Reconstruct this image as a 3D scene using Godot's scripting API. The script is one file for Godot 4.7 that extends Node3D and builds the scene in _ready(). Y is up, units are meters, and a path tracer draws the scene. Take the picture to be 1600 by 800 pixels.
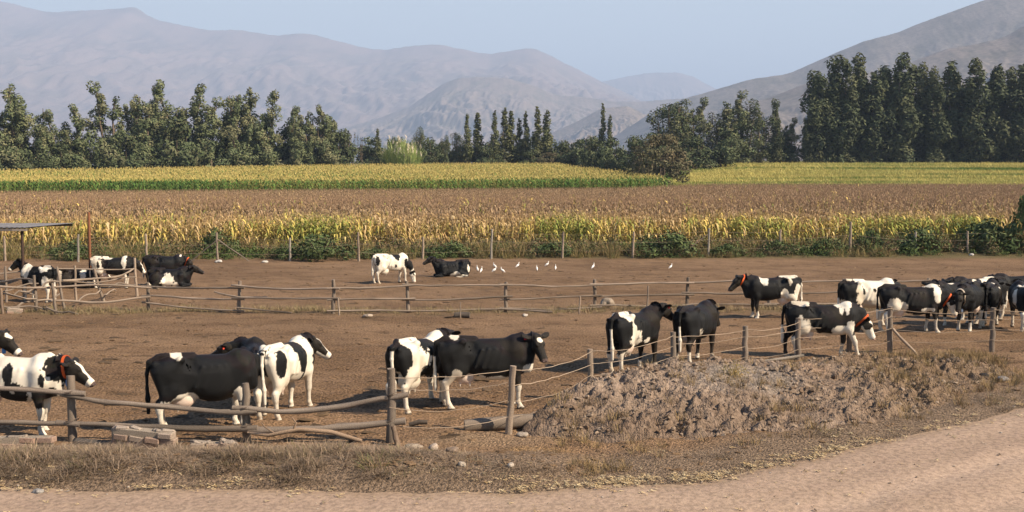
extends Node3D
# A dairy yard below a dry maize field: cows, stick fences, a heap of earth, tree lines, hazy mountains.
# Axes: x to the right, y up, the far side is -z; "depth" d below is -z in metres.

const EYE_HEIGHT := 4.65
var used := {}
var mats := {}
var noise := FastNoiseLite.new()
var noise_fine := FastNoiseLite.new()
var noise_ridge := FastNoiseLite.new()

# ---------------------------------------------------------------- naming helpers
func numbered(called: String) -> String:
	if not used.has(called):
		used[called] = 0
		return called
	used[called] += 1
	return "%s_%03d" % [called, used[called]]

func tag(o: Node, label: String, category := "", group := "", kind := "") -> Node:
	if label: o.set_meta("label", label)
	if category: o.set_meta("category", category)
	if group: o.set_meta("group", group)
	if kind: o.set_meta("kind", kind)
	return o

func thing(called: String, label: String, category: String, at := Vector3.ZERO, turn := 0.0, group := "") -> Node3D:
	var o := Node3D.new()
	o.name = numbered(called)
	add_child(o)
	o.position = at
	o.rotation.y = turn
	tag(o, label, category, group)
	return o

func part(called: String, mesh: Mesh, material: Material, parent: Node, at := Vector3.ZERO) -> MeshInstance3D:
	var o := MeshInstance3D.new()
	o.name = called
	o.mesh = mesh
	o.set_surface_override_material(0, material)
	o.position = at
	parent.add_child(o, true)
	return o

func structure(called: String, mesh: Mesh, material: Material, label: String) -> MeshInstance3D:
	var o := part(numbered(called), mesh, material, self)
	tag(o, label, "", "", "structure")
	return o

func stuff(called: String, mesh: Mesh, material: Material, where: Array, parent: Node, tints: Array = []) -> MultiMeshInstance3D:
	var mm := MultiMesh.new()
	mm.transform_format = MultiMesh.TRANSFORM_3D
	mm.use_colors = tints.size() > 0
	mm.mesh = mesh
	mm.instance_count = where.size()
	for i in where.size():
		mm.set_instance_transform(i, where[i])
		if tints.size() > 0: mm.set_instance_color(i, tints[i % tints.size()])
	var o := MultiMeshInstance3D.new()
	o.name = called
	o.multimesh = mm
	o.material_override = material
	o.set_meta("kind", "stuff")
	parent.add_child(o, true)
	return o

func rng(s: int) -> RandomNumberGenerator:
	var r := RandomNumberGenerator.new()
	r.seed = s
	return r

func smooth(a: float, b: float, x: float) -> float:
	var t := clampf((x - a) / (b - a), 0.0, 1.0)
	return t * t * (3.0 - 2.0 * t)

func along(table: Array, x: float) -> float:
	# piecewise linear curve through Vector2 points
	if x <= table[0].x: return table[0].y
	for i in range(1, table.size()):
		if x <= table[i].x:
			return lerpf(table[i - 1].y, table[i].y, (x - table[i - 1].x) / (table[i].x - table[i - 1].x))
	return table[-1].y

# ---------------------------------------------------------------- the lie of the land
var fall := [Vector2(-100, 0), Vector2(27, 0), Vector2(57, -.9), Vector2(72, -1.33), Vector2(78, -1.3), Vector2(84, -1.0), Vector2(100, -.5), Vector2(182, .2), Vector2(186, .3), Vector2(225, 1.4), Vector2(300, 3.1), Vector2(420, 5), Vector2(40000, 5)]
var road_edge := [Vector2(-40, 15.0), Vector2(-9, 16.45), Vector2(0, 16.2), Vector2(2.84, 16.74), Vector2(5.86, 18.88), Vector2(9.87, 21.92), Vector2(14, 25.2), Vector2(22, 29), Vector2(60, 40)]

func edge(x: float) -> float:
	return along(road_edge, x) + .22 * noise.get_noise_2d(x * 14.0, 3.0) + .1 * noise.get_noise_2d(x * 60.0, 9.0)

func land(x: float, d: float) -> float:
	return along(fall, d) + 2.2 * smooth(10, 60, x) * smooth(200, 300, d)

func bank(x: float, d: float) -> float:
	var b := d - along(road_edge, x)
	if b < 0.0 or b > 2.4: return 0.0
	return .2 * sin(PI * b / 2.4) * (1.0 - smooth(.2, 1.6, x) * .8) * (1.0 - smooth(-14, -40, x))

func ground(x: float, d: float) -> float:
	var y := land(x, d) + bank(x, d)
	var off := d - along(road_edge, x)
	if off > 0.0 and d < 78.0:
		var m := smooth(0.0, 1.2, off) * smooth(78, 70, d)
		y += m * (.045 * noise.get_noise_2d(x * 22.0, d * 22.0) + .03 * noise.get_noise_2d(x * 70.0, d * 70.0) + .05 * noise.get_noise_2d(x * 5.0, d * 5.0))
	return y

func on_ground(x: float, d: float, up := 0.0) -> Vector3:
	return Vector3(x, ground(x, d) + up, -d)

# crest of the heap of earth: x, d, height, reach to the road side, reach to the yard side
var crest := [[.62, 20.3, .22, .6, .5], [1.1, 21.0, .58, 1.4, .8], [2.1, 22.0, .74, 2.6, 1.0], [3.2, 22.9, .76, 3.4, 1.2], [4.3, 23.6, .66, 4.0, 1.3], [5.6, 24.4, .48, 3.8, 1.3], [7.0, 25.5, .33, 3.3, 1.3], [8.6, 26.5, .27, 2.7, 1.2], [9.6, 26.6, .18, 2.2, 1.0], [10.8, 26.6, .06, 1.6, .8]]

func heap(x: float, d: float) -> float:
	var best := 0.0
	for i in crest.size() - 1:
		var a: Array = crest[i]
		var b: Array = crest[i + 1]
		var pa := Vector2(a[0], a[1])
		var ab := Vector2(b[0], b[1]) - pa
		var t := clampf((Vector2(x, d) - pa).dot(ab) / ab.length_squared(), 0.0, 1.0)
		var p := pa + ab * t
		var off := Vector2(x, d) - p
		var side := ab.cross(off)   # > 0: yard side
		var reach := lerpf(a[4], b[4], t) if side > 0.0 else lerpf(a[3], b[3], t)
		var q := off.length() / reach
		if q < 1.0:
			var h := lerpf(a[2], b[2], t)
			var f := 1.0 - q
			best = maxf(best, h * (f * (1.7 - .7 * f) if side <= 0.0 else f * f * (3.0 - 2.0 * f)))
	return best

func heap_top(x: float, d: float) -> float:
	var h := heap(x, d)
	if h <= 0.0: return -.08
	var m := smooth(0.0, .12, h)
	var lump := .15 * noise.get_noise_2d(x * 26.0, d * 26.0) - .20 * absf(noise.get_noise_2d(x * 60.0 + 50.0, d * 70.0)) + .07 + .09 * noise.get_noise_2d(x * 150.0, d * 150.0) + .05 * noise_fine.get_noise_2d(x * 110.0, d * 110.0)
	var smooth_patch := maxf(smooth(.6, .0, Vector2(x - 4.5, d - 22.4).length() - .9), .8 * smooth(-.05, .3, noise.get_noise_2d(x * 11.0 + 31.0, d * 13.0)))
	return h - .03 + m * lump * (1.15 - .85 * smooth_patch)

func top(x: float, d: float) -> float:
	return maxf(ground(x, d), land(x, d) + heap_top(x, d))

# ---------------------------------------------------------------- materials
func noise_texture(freq: float, octaves: int, colors: Array, offsets: Array, s: int, kind := FastNoiseLite.TYPE_SIMPLEX_SMOOTH, size := 512) -> NoiseTexture2D:
	var n := FastNoiseLite.new()
	n.seed = s
	n.noise_type = kind
	n.frequency = freq
	n.fractal_octaves = octaves
	n.fractal_gain = .6
	var t := NoiseTexture2D.new()
	t.width = size
	t.height = size
	t.seamless = true
	t.noise = n
	if colors.size():
		var g := Gradient.new()
		g.offsets = PackedFloat32Array(offsets)
		g.colors = PackedColorArray(colors)
		t.color_ramp = g
	return t

func grey(v: float) -> Color:
	return Color(v, v, v)

# vertex colours carry the base colour (linear); the textures vary it round 1 and give relief
func surface(called: String, tile: float, rough: float, relief_cm: float, s: int, freq := .02, contrast := .3, tint := Color.WHITE) -> StandardMaterial3D:
	var m := StandardMaterial3D.new()
	m.resource_name = called
	m.vertex_color_use_as_albedo = true
	m.albedo_color = tint
	m.roughness = rough
	m.metallic_specular = .25
	var lo := 1.0 - contrast
	m.albedo_texture = noise_texture(freq, 5, [grey(lo), grey(1.0 - contrast * .35), grey(1.0)], [.25, .5, .78], s)
	m.uv1_triplanar = true
	m.uv1_world_triplanar = true
	m.uv1_scale = Vector3.ONE / tile
	if relief_cm > 0.0:
		m.heightmap_enabled = true
		m.heightmap_texture = noise_texture(freq * 1.6, 5, [], [], s + 7)
		m.heightmap_scale = relief_cm
	return m

func plain(called: String, c: Color, rough := .8, metal := 0.0) -> StandardMaterial3D:
	var m := StandardMaterial3D.new()
	m.resource_name = called
	m.albedo_color = c.linear_to_srgb()
	m.roughness = rough
	m.metallic = metal
	m.metallic_specular = .3
	return m

func leafy(called: String, through := .35) -> StandardMaterial3D:
	var m := StandardMaterial3D.new()
	m.resource_name = called
	m.vertex_color_use_as_albedo = true
	m.roughness = .75
	m.metallic_specular = .2
	m.cull_mode = BaseMaterial3D.CULL_DISABLED
	m.backlight_enabled = true
	m.backlight = grey(through)
	return m

# ---------------------------------------------------------------- mesh helpers
class Soup:
	var v := PackedVector3Array()
	var n := PackedVector3Array()
	var c := PackedColorArray()
	var i := PackedInt32Array()
	func tri(a: Vector3, b: Vector3, d: Vector3, col: Color) -> void:
		var nn := (d - a).cross(b - a).normalized()
		var k := v.size()
		v.append(a); v.append(b); v.append(d)
		for q in 3:
			n.append(nn); c.append(col); i.append(k + q)
	func quad(a: Vector3, b: Vector3, d: Vector3, e: Vector3, col: Color, col2: Color) -> void:
		var nn := (d - a).cross(b - a).normalized()
		var k := v.size()
		v.append(a); v.append(b); v.append(d); v.append(e)
		c.append(col); c.append(col); c.append(col2); c.append(col2)
		for q in 4: n.append(nn)
		i.append(k); i.append(k + 1); i.append(k + 2); i.append(k); i.append(k + 2); i.append(k + 3)
	func vert(p: Vector3, nn: Vector3, col: Color) -> int:
		v.append(p); n.append(nn); c.append(col)
		return v.size() - 1
	func face(a: int, b: int, d: int) -> void:
		# wound clockwise seen from the side the normals point to
		if (v[b] - v[a]).cross(v[d] - v[a]).dot(n[a] + n[b] + n[d]) > 0.0:
			i.append(a); i.append(d); i.append(b)
		else:
			i.append(a); i.append(b); i.append(d)
	func box(at: Vector3, half: Vector3, basis: Basis, col: Color, bevel := .12) -> void:
		# a box with its long edges cut
		var e := half * (1.0 - bevel)
		for ax in 3:
			for s in [-1.0, 1.0]:
				var u := (ax + 1) % 3
				var w := (ax + 2) % 3
				var nn := Vector3.ZERO
				nn[ax] = s
				var ids := []
				for q in [[-1, -1], [1, -1], [1, 1], [-1, 1]]:
					var p := Vector3.ZERO
					p[ax] = s * half[ax]
					p[u] = q[0] * e[u]
					p[w] = q[1] * e[w]
					ids.append(vert(at + basis * p, basis * nn, col))
				face(ids[0], ids[1], ids[2])
				face(ids[0], ids[2], ids[3])
		for ax in 3:
			var u := (ax + 1) % 3
			var w := (ax + 2) % 3
			for su in [-1.0, 1.0]:
				for sw in [-1.0, 1.0]:
					var nn := Vector3.ZERO
					nn[u] = su
					nn[w] = sw
					nn = basis * nn.normalized()
					var ids := []
					for s in [-1.0, 1.0]:
						var p := Vector3.ZERO
						p[ax] = s * e[ax]
						p[u] = su * half[u]
						p[w] = sw * e[w]
						ids.append(vert(at + basis * p, nn, col))
						p[u] = su * e[u]
						p[w] = sw * half[w]
						ids.append(vert(at + basis * p, nn, col))
					face(ids[0], ids[1], ids[3])
					face(ids[0], ids[3], ids[2])
	func mesh() -> ArrayMesh:
		var a := []
		a.resize(Mesh.ARRAY_MAX)
		a[Mesh.ARRAY_VERTEX] = v
		a[Mesh.ARRAY_NORMAL] = n
		a[Mesh.ARRAY_COLOR] = c
		a[Mesh.ARRAY_INDEX] = i
		var m := ArrayMesh.new()
		m.add_surface_from_arrays(Mesh.PRIMITIVE_TRIANGLES, a)
		return m

# a pole along points, with its own bumps; rad per point
func pole(s: Soup, pts: Array, rad: Array, sides: int, col: Color, r: RandomNumberGenerator, rough := .12, shade := .18) -> void:
	var rings := []
	var turn := r.randf() * TAU
	var stretch := 1.0
	for k in pts.size():
		stretch = clampf(stretch + shade * .7 * r.randf_range(-1, 1), 1.0 - shade * 1.4, 1.0 + shade * 1.2)
		var knot := r.randi() % (sides * 6)
		var dir: Vector3 = (pts[mini(k + 1, pts.size() - 1)] - pts[maxi(k - 1, 0)]).normalized()
		var u := dir.cross(Vector3(.31, .2, .93)).normalized()
		var w := dir.cross(u)
		var ring := []
		for q in sides:
			var a := TAU * q / sides + turn
			var out := u * cos(a) + w * sin(a)
			var c := col * stretch * (1.0 + shade * r.randf_range(-1, 1)) * (.55 if q == knot else 1.0)
			c.a = 1.0
			ring.append(s.vert(pts[k] + out * rad[k] * (1.0 + rough * r.randf_range(-1, 1) + (.25 if q == knot and rough > 0.0 else 0.0)), out, c))
		rings.append(ring)
	for k in rings.size() - 1:
		for q in sides:
			var q2 := (q + 1) % sides
			s.face(rings[k][q], rings[k][q2], rings[k + 1][q2])
			s.face(rings[k][q], rings[k + 1][q2], rings[k + 1][q])
	for e in [0, rings.size() - 1]:
		var dir: Vector3 = (pts[0] - pts[1]).normalized() if e == 0 else (pts[-1] - pts[-2]).normalized()
		var ring := []
		for q in sides: ring.append(s.vert(s.v[rings[e][q]], dir, col * 1.25))
		var mid := s.vert(pts[e] + dir * rad[e] * .12, dir, col * 1.3)
		for q in sides: s.face(mid, ring[q], ring[(q + 1) % sides])

# a stick from a to b with a natural sag or wander
func stick(s: Soup, a: Vector3, b: Vector3, r0: float, r1: float, col: Color, r: RandomNumberGenerator, wander := .04, sides := 7) -> void:
	var n := maxi(4, int((b - a).length() / .28))
	var pts := []
	var rad := []
	var p1 := r.randf() * TAU
	var p2 := r.randf() * TAU
	for k in n + 1:
		var t := float(k) / n
		var env := sin(PI * t)
		pts.append(a.lerp(b, t) + Vector3(sin(t * 5.0 + p1) * wander * .5 * env, sin(t * 4.0 + p2) * wander * env, cos(t * 6.0 + p1) * wander * .5 * env))
		rad.append(lerpf(r0, r1, t))
	pole(s, pts, rad, sides, col, r)

# a smooth sheet from rows of points
func sheet(pos: PackedVector3Array, col: PackedColorArray, nx: int, ny: int) -> ArrayMesh:
	var nor := PackedVector3Array()
	nor.resize(pos.size())
	var idx := PackedInt32Array()
	idx.resize((nx - 1) * (ny - 1) * 6)
	var k := 0
	var flip := (pos[1] - pos[0]).cross(pos[nx] - pos[0]).y < 0.0   # rows that come nearer instead of going away
	for j in ny:
		for i in nx:
			var a := pos[j * nx + maxi(i - 1, 0)]
			var b := pos[j * nx + mini(i + 1, nx - 1)]
			var c := pos[maxi(j - 1, 0) * nx + i]
			var d := pos[mini(j + 1, ny - 1) * nx + i]
			nor[j * nx + i] = (b - a).cross(d - c).normalized()
			if nor[j * nx + i].y < 0.0: nor[j * nx + i] = -nor[j * nx + i]
			if i < nx - 1 and j < ny - 1:
				var q := j * nx + i
				var u := q + 1 if flip else q + nx
				var w := q + nx if flip else q + 1
				idx[k] = q; idx[k + 1] = u; idx[k + 2] = w
				idx[k + 3] = w; idx[k + 4] = u; idx[k + 5] = q + nx + 1
				k += 6
	var a := []
	a.resize(Mesh.ARRAY_MAX)
	a[Mesh.ARRAY_VERTEX] = pos
	a[Mesh.ARRAY_NORMAL] = nor
	a[Mesh.ARRAY_COLOR] = col
	a[Mesh.ARRAY_INDEX] = idx
	var m := ArrayMesh.new()
	m.add_surface_from_arrays(Mesh.PRIMITIVE_TRIANGLES, a)
	return m

# ---------------------------------------------------------------- cows
# A field of signed distances on a grid, meshed as surface nets.
class Field:
	var f := PackedFloat32Array()
	var nx := 0
	var ny := 0
	var nz := 0
	var o := Vector3.ZERO
	var h := .02
	func start(lo: Vector3, hi: Vector3, cell: float) -> void:
		h = cell
		o = lo
		nx = int((hi.x - lo.x) / cell) + 2
		ny = int((hi.y - lo.y) / cell) + 2
		nz = int((hi.z - lo.z) / cell) + 2
		f.resize(nx * ny * nz)
		f.fill(.3)
	func span(lo: Vector3, hi: Vector3) -> Array:
		return [maxi(int((lo.x - o.x) / h), 0), mini(int((hi.x - o.x) / h) + 1, nx - 1), maxi(int((lo.y - o.y) / h), 0), mini(int((hi.y - o.y) / h) + 1, ny - 1), maxi(int((lo.z - o.z) / h), 0), mini(int((hi.z - o.z) / h) + 1, nz - 1)]
	# tapered capsule a-b; k: how softly it joins; flat > 1 makes it thinner sideways (z)
	func limb(a: Vector3, b: Vector3, ra: float, rb: float, k: float, flat := 1.0) -> void:
		var r := maxf(ra, rb) + k * .5 + h
		var s := span(a.min(b) - Vector3.ONE * r, a.max(b) + Vector3.ONE * r)
		var ab := b - a
		ab.z *= flat
		var inv := 1.0 / maxf(ab.length_squared(), 1e-6)
		var dr := rb - ra
		for z in range(s[4], s[5] + 1):
			var pz := (o.z + z * h - a.z) * flat
			for y in range(s[2], s[3] + 1):
				var py := o.y + y * h - a.y
				var at := (z * ny + y) * nx
				var p := Vector3(o.x + s[0] * h - a.x, py, pz)
				for x in range(s[0], s[1] + 1):
					var old := f[at + x]
					if old > -.09:
						var t := clampf(p.dot(ab) * inv, 0.0, 1.0)
						var d := (p - ab * t).length() - ra - dr * t
						var m := k - absf(d - old)
						if m > 0.0: f[at + x] = minf(d, old) - m * m / (4.0 * k)
						elif d < old: f[at + x] = d
					p.x += h
	func ball(c: Vector3, rad: Vector3, k: float, turn := Basis.IDENTITY) -> void:
		var big := maxf(rad.x, maxf(rad.y, rad.z)) + k * .5 + h
		var small := minf(rad.x, minf(rad.y, rad.z))
		var s := span(c - Vector3.ONE * big, c + Vector3.ONE * big)
		var inv := turn.transposed()
		var sc := Vector3.ONE / rad
		for z in range(s[4], s[5] + 1):
			for y in range(s[2], s[3] + 1):
				var at := (z * ny + y) * nx
				for x in range(s[0], s[1] + 1):
					var p := inv * (Vector3(o.x + x * h, o.y + y * h, o.z + z * h) - c)
					var q := (p * sc).length()
					var g := (p * sc * sc).length()
					var d := q * (q - 1.0) / maxf(g, 1e-5)
					if q < .2: d = (q - 1.0) * small
					var old := f[at + x]
					var m := k - absf(d - old)
					if m > 0.0: f[at + x] = minf(d, old) - m * m / (4.0 * k)
					elif d < old: f[at + x] = d
	# the trunk: rows of [x, top, bottom, half width]
	func trunk(rows: Array, lift: float) -> void:
		var x0: float = rows[0][0]
		var x1: float = rows[-1][0]
		var s := span(Vector3(x0 - .08, .3 + lift, -.5), Vector3(x1 + .08, 1.55 + lift, .5))
		for x in range(s[0], s[1] + 1):
			var px := o.x + x * h
			var cx := clampf(px, x0, x1)
			var i := 0
			while i < rows.size() - 2 and rows[i + 1][0] < cx: i += 1
			var t: float = (cx - rows[i][0]) / (rows[i + 1][0] - rows[i][0])
			var q := []
			for c in [1, 2, 3]:
				var a: float = rows[i][c]
				var b: float = rows[i + 1][c]
				var ma: float = (b - rows[maxi(i - 1, 0)][c]) / (rows[i + 1][0] - rows[maxi(i - 1, 0)][0]) * (rows[i + 1][0] - rows[i][0])
				var mb: float = (rows[mini(i + 2, rows.size() - 1)][c] - a) / (rows[mini(i + 2, rows.size() - 1)][0] - rows[i][0]) * (rows[i + 1][0] - rows[i][0])
				q.append((2.0 * t * t * t - 3.0 * t * t + 1.0) * a + (t * t * t - 2.0 * t * t + t) * ma + (3.0 * t * t - 2.0 * t * t * t) * b + (t * t * t - t * t) * mb)
			var mid: float = (q[0] + q[1]) * .5 + lift
			var hh: float = maxf((q[0] - q[1]) * .5, .02)
			var over := absf(px - cx)
			var hollow := .34 * exp(-pow((px + .27) / .11, 2.0))
			for y in range(s[2], s[3] + 1):
				var v := (o.y + y * h - mid) / hh
				var w: float = q[2]
				if v > 0.0: w *= 1.0 - .42 * v * v * v - hollow * smoothstep(.1, .7, v) * (1.0 - smoothstep(.75, 1.0, v))
				else: w *= 1.0 - .06 * v * v
				var pv := pow(absf(v), 2.5)
				for z in range(s[4], s[5] + 1):
					var u := absf(o.z + z * h) / w
					var e := pow(pv + pow(u, 2.5), .4)
					var d := (e - 1.0) * minf(hh, w)
					if over > 0.0: d = maxf(d, 0.0) + over if d > 0.0 else over
					var at := (z * ny + y) * nx + x
					if d < f[at]: f[at] = d
	# Surface nets into a Soup through place; colour chosen per point by the caller from the local points kept in "local"
	func mesh(s: Soup, place: Transform3D, local: PackedVector3Array) -> void:
		var index := PackedInt32Array()
		index.resize(f.size())
		index.fill(-1)
		var lim := h * 1.9
		var sy := nx
		var sz := nx * ny
		for z in nz - 1:
			for y in ny - 1:
				var at := (z * ny + y) * nx
				for x in nx - 1:
					var a := f[at + x]
					if a > lim or a < -lim: continue
					var q := at + x
					var b := f[q + 1]
					var c := f[q + sy]
					var d := f[q + sy + 1]
					var e := f[q + sz]
					var g := f[q + sz + 1]
					var k := f[q + sz + sy]
					var l := f[q + sz + sy + 1]
					var inside := int(a < 0.0) + int(b < 0.0) + int(c < 0.0) + int(d < 0.0) + int(e < 0.0) + int(g < 0.0) + int(k < 0.0) + int(l < 0.0)
					if inside == 0 or inside == 8: continue
					var sum := Vector3.ZERO
					var n := 0
					if (a < 0.0) != (b < 0.0): sum += Vector3(a / (a - b), 0, 0); n += 1
					if (c < 0.0) != (d < 0.0): sum += Vector3(c / (c - d), 1, 0); n += 1
					if (e < 0.0) != (g < 0.0): sum += Vector3(e / (e - g), 0, 1); n += 1
					if (k < 0.0) != (l < 0.0): sum += Vector3(k / (k - l), 1, 1); n += 1
					if (a < 0.0) != (c < 0.0): sum += Vector3(0, a / (a - c), 0); n += 1
					if (b < 0.0) != (d < 0.0): sum += Vector3(1, b / (b - d), 0); n += 1
					if (e < 0.0) != (k < 0.0): sum += Vector3(0, e / (e - k), 1); n += 1
					if (g < 0.0) != (l < 0.0): sum += Vector3(1, g / (g - l), 1); n += 1
					if (a < 0.0) != (e < 0.0): sum += Vector3(0, 0, a / (a - e)); n += 1
					if (b < 0.0) != (g < 0.0): sum += Vector3(1, 0, b / (b - g)); n += 1
					if (c < 0.0) != (k < 0.0): sum += Vector3(0, 1, c / (c - k)); n += 1
					if (d < 0.0) != (l < 0.0): sum += Vector3(1, 1, d / (d - l)); n += 1
					var p := o + (Vector3(x, y, z) + sum / n) * h
					var grad := Vector3(b + d + g + l - a - c - e - k, c + d + k + l - a - b - e - g, e + g + k + l - a - b - c - d)
					index[q] = s.vert(place * p, (place.basis * grad).normalized(), Color.WHITE)
					local.append(p)
		for z in range(1, nz - 1):
			for y in range(1, ny - 1):
				var at := (z * ny + y) * nx
				for x in range(1, nx - 1):
					var q := at + x
					if index[q] < 0: continue
					var neg := f[q] < 0.0
					if neg != (f[q + 1] < 0.0): four(s, index, q, sy, sz)
					if neg != (f[q + sy] < 0.0): four(s, index, q, 1, sz)
					if neg != (f[q + sz] < 0.0): four(s, index, q, 1, sy)
	func four(s: Soup, index: PackedInt32Array, q: int, u: int, w: int) -> void:
		var a := index[q]
		var b := index[q - u]
		var c := index[q - u - w]
		var d := index[q - w]
		if a < 0 or b < 0 or c < 0 or d < 0: return
		s.face(a, b, c)
		s.face(a, c, d)

const BLACK := Color(.0055, .005, .0048)
const CREAM := Color(.70, .63, .52)
const PINK := Color(.66, .45, .36)
const HOOF := Color(.09, .07, .05)

var trunk_rows := [[-.92, 1.25, 1.12, .06], [-.88, 1.315, 1.0, .12], [-.78, 1.365, .86, .19], [-.62, 1.385, .77, .235], [-.45, 1.41, .72, .265], [-.25, 1.375, .665, .27], [0.0, 1.36, .59, .31], [.2, 1.355, .57, .315], [.4, 1.365, .585, .27], [.58, 1.405, .62, .21], [.74, 1.365, .67, .17], [.88, 1.25, .75, .11]]

func add_udder(fl: Field, at: Vector3, big: float) -> void:
	fl.ball(at, Vector3(.21, .155, .165) * big, .05)
	for s in [-1.0, 1.0]:
		for e in [-1.0, 1.0]:
			fl.limb(at + Vector3(e * .09, -.1, s * .075), at + Vector3(e * .095, -.185 * big, s * .08), .026, .015, .02)

func add_neck(fl: Field, a: Dictionary, lift: float) -> void:
	var b: Vector3 = a.head
	var mid := Vector3(.72, 1.22 + lift, 0).lerp(b, .5) + Vector3(.06, .02, 0)
	fl.limb(Vector3(.58, 1.26 + lift, 0), mid + Vector3(0, .06, 0), .13, .095, .12)
	fl.limb(mid + Vector3(0, .06, 0), b + Vector3(0, .0, 0), .095, .09, .06)
	fl.limb(Vector3(.72, .98 + lift, 0), mid - Vector3(0, .10, 0), .16, .10, .12)
	fl.limb(mid - Vector3(0, .10, 0), b - Vector3(.02, .10, 0), .10, .08, .06)
	fl.limb(Vector3(.84, .80 + lift, 0), mid - Vector3(-.02, .2, 0), .09, .04, .08)

# front leg: swing moves the foot forward; hind likewise
func add_legs(fl: Field, a: Dictionary) -> void:
	var sw: Array = a.get("step", [0.0, 0.0, 0.0, 0.0])
	for k in 2:
		var s := 1.0 - 2.0 * k     # +1 right, -1 left
		var m: float = sw[k]
		fl.limb(Vector3(.60, 1.12, s * .16), Vector3(.56 + m * .15, .80, s * .185), .17, .12, .10, 1.25)
		fl.limb(Vector3(.56 + m * .15, .80, s * .185), Vector3(.60 + m * .55, .44, s * .165), .098, .058, .06)
		fl.limb(Vector3(.605 + m * .55, .46, s * .165), Vector3(.60 + m * .58, .40, s * .165), .062, .055, .03)
		fl.limb(Vector3(.60 + m * .58, .42, s * .165), Vector3(.58 + m * .9, .13, s * .165), .047, .040, .03)
		fl.limb(Vector3(.58 + m * .9, .14, s * .165), Vector3(.625 + m * 1.0, .05, s * .17), .048, .050, .02)
		fl.limb(Vector3(.60 + m * 1.0, .035, s * .17), Vector3(.66 + m * 1.0, .03, s * .175), .055, .042, .02)
		var n: float = sw[2 + k]
		fl.limb(Vector3(-.62, 1.12, s * .15), Vector3(-.50 + n * .2, .78, s * .20), .22, .14, .10, 1.45)
		fl.limb(Vector3(-.80, 1.12, s * .13), Vector3(-.70 + n * .25, .76, s * .17), .12, .105, .08, 1.2)
		fl.limb(Vector3(-.56 + n * .2, .82, s * .19), Vector3(-.79 + n * .6, .51, s * .165), .125, .062, .08)
		fl.limb(Vector3(-.81 + n * .6, .55, s * .165), Vector3(-.79 + n * .6, .44, s * .165), .060, .056, .03)
		fl.limb(Vector3(-.79 + n * .6, .48, s * .165), Vector3(-.745 + n * .85, .14, s * .165), .051, .042, .03)
		fl.limb(Vector3(-.745 + n * .85, .15, s * .165), Vector3(-.69 + n * .95, .05, s * .17), .050, .052, .02)
		fl.limb(Vector3(-.71 + n * .95, .035, s * .17), Vector3(-.65 + n * .95, .03, s * .175), .055, .042, .02)

func add_tail(fl: Field, lift: float, swing: float) -> void:
	var p := [Vector3(-.84, 1.355, 0), Vector3(-.95, 1.30, swing * .05), Vector3(-.985, 1.10, swing * .25), Vector3(-.985, .85, swing * .6), Vector3(-.975, .66, swing * .9), Vector3(-.97, .40, swing * 1.1)]
	var r := [.05, .042, .032, .027, .042, .030]
	for k in 5: fl.limb(p[k] + Vector3(0, lift, 0), p[k + 1] + Vector3(0, lift, 0), r[k], r[k + 1], .03)

func painted(a: Dictionary, p: Vector3, wob: float) -> bool:
	var white: bool = a.get("white", false)
	for q in a.get("patches", []):
		if q[0] * p.z < -.05: continue
		var e := pow((p.x - q[1]) / q[3], 2.0) + pow((p.y - q[2]) / q[4], 2.0)
		if e + wob < 1.0: white = q[5] > 0
	return white

func cow_colour(a: Dictionary, p: Vector3, udder: Vector3, lying: bool) -> Color:
	var wob := .85 * noise.get_noise_3d(p.x * 60.0 + a.salt * 30.0, p.y * 60.0, p.z * 45.0) + .55 * noise.get_noise_3d(p.x * 190.0, p.y * 150.0 + a.salt * 9.0, p.z * 190.0) + .2 * noise_fine.get_noise_3d(p.x * 260.0, p.y * 180.0, p.z * 260.0)
	var white := painted(a, p, wob)
	var tone := 1.0 + .16 * noise.get_noise_3d(p.x * 90.0, p.y * 25.0, p.z * 90.0) + .12 * noise.get_noise_3d(p.x * 22.0 + a.salt, p.y * 22.0, p.z * 22.0)
	if not lying:
		if p.y < .045: return HOOF * tone
		if ((p - udder) / Vector3(.215, .165, .19)).length() < 1.06 and p.y < udder.y + .1: return PINK.lerp(CREAM, .35 + .3 * smooth(udder.y - .1, udder.y + .08, p.y)) * tone
		var sock: Array = a.get("socks", [.3, .3, .45, .45])
		var leg := (0 if p.z > 0.0 else 1) + (0 if p.x > 0.0 else 2)
		if p.y < sock[leg] + wob * .10 and p.x > -.93: white = true
		if p.x < -.95: white = p.y < a.get("switch", .95)
	var c := CREAM if white else BLACK
	if not white: c = c.lerp(Color(.02, .012, .008), .6 * smooth(.0, .5, noise.get_noise_3d(p.x * 20.0 + a.salt, p.y * 20.0, p.z * 20.0)) + .25 * smooth(1.2, 1.4, p.y))
	if white: c = c.lerp(Color(.46, .36, .24), .55 * smooth(.05, .5, noise.get_noise_3d(p.x * 38.0 + a.salt * 7.0, p.y * 30.0, p.z * 38.0)) * smooth(.3, -.7, p.x))
	if not lying: c = c.lerp(Color(.20, .14, .085), (.42 if white else .2) * smooth(.85, .08, p.y) * smooth(-.5, .4, noise.get_noise_3d(p.x * 70.0, p.y * 40.0, p.z * 70.0 + a.salt)))
	return c * tone

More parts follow.
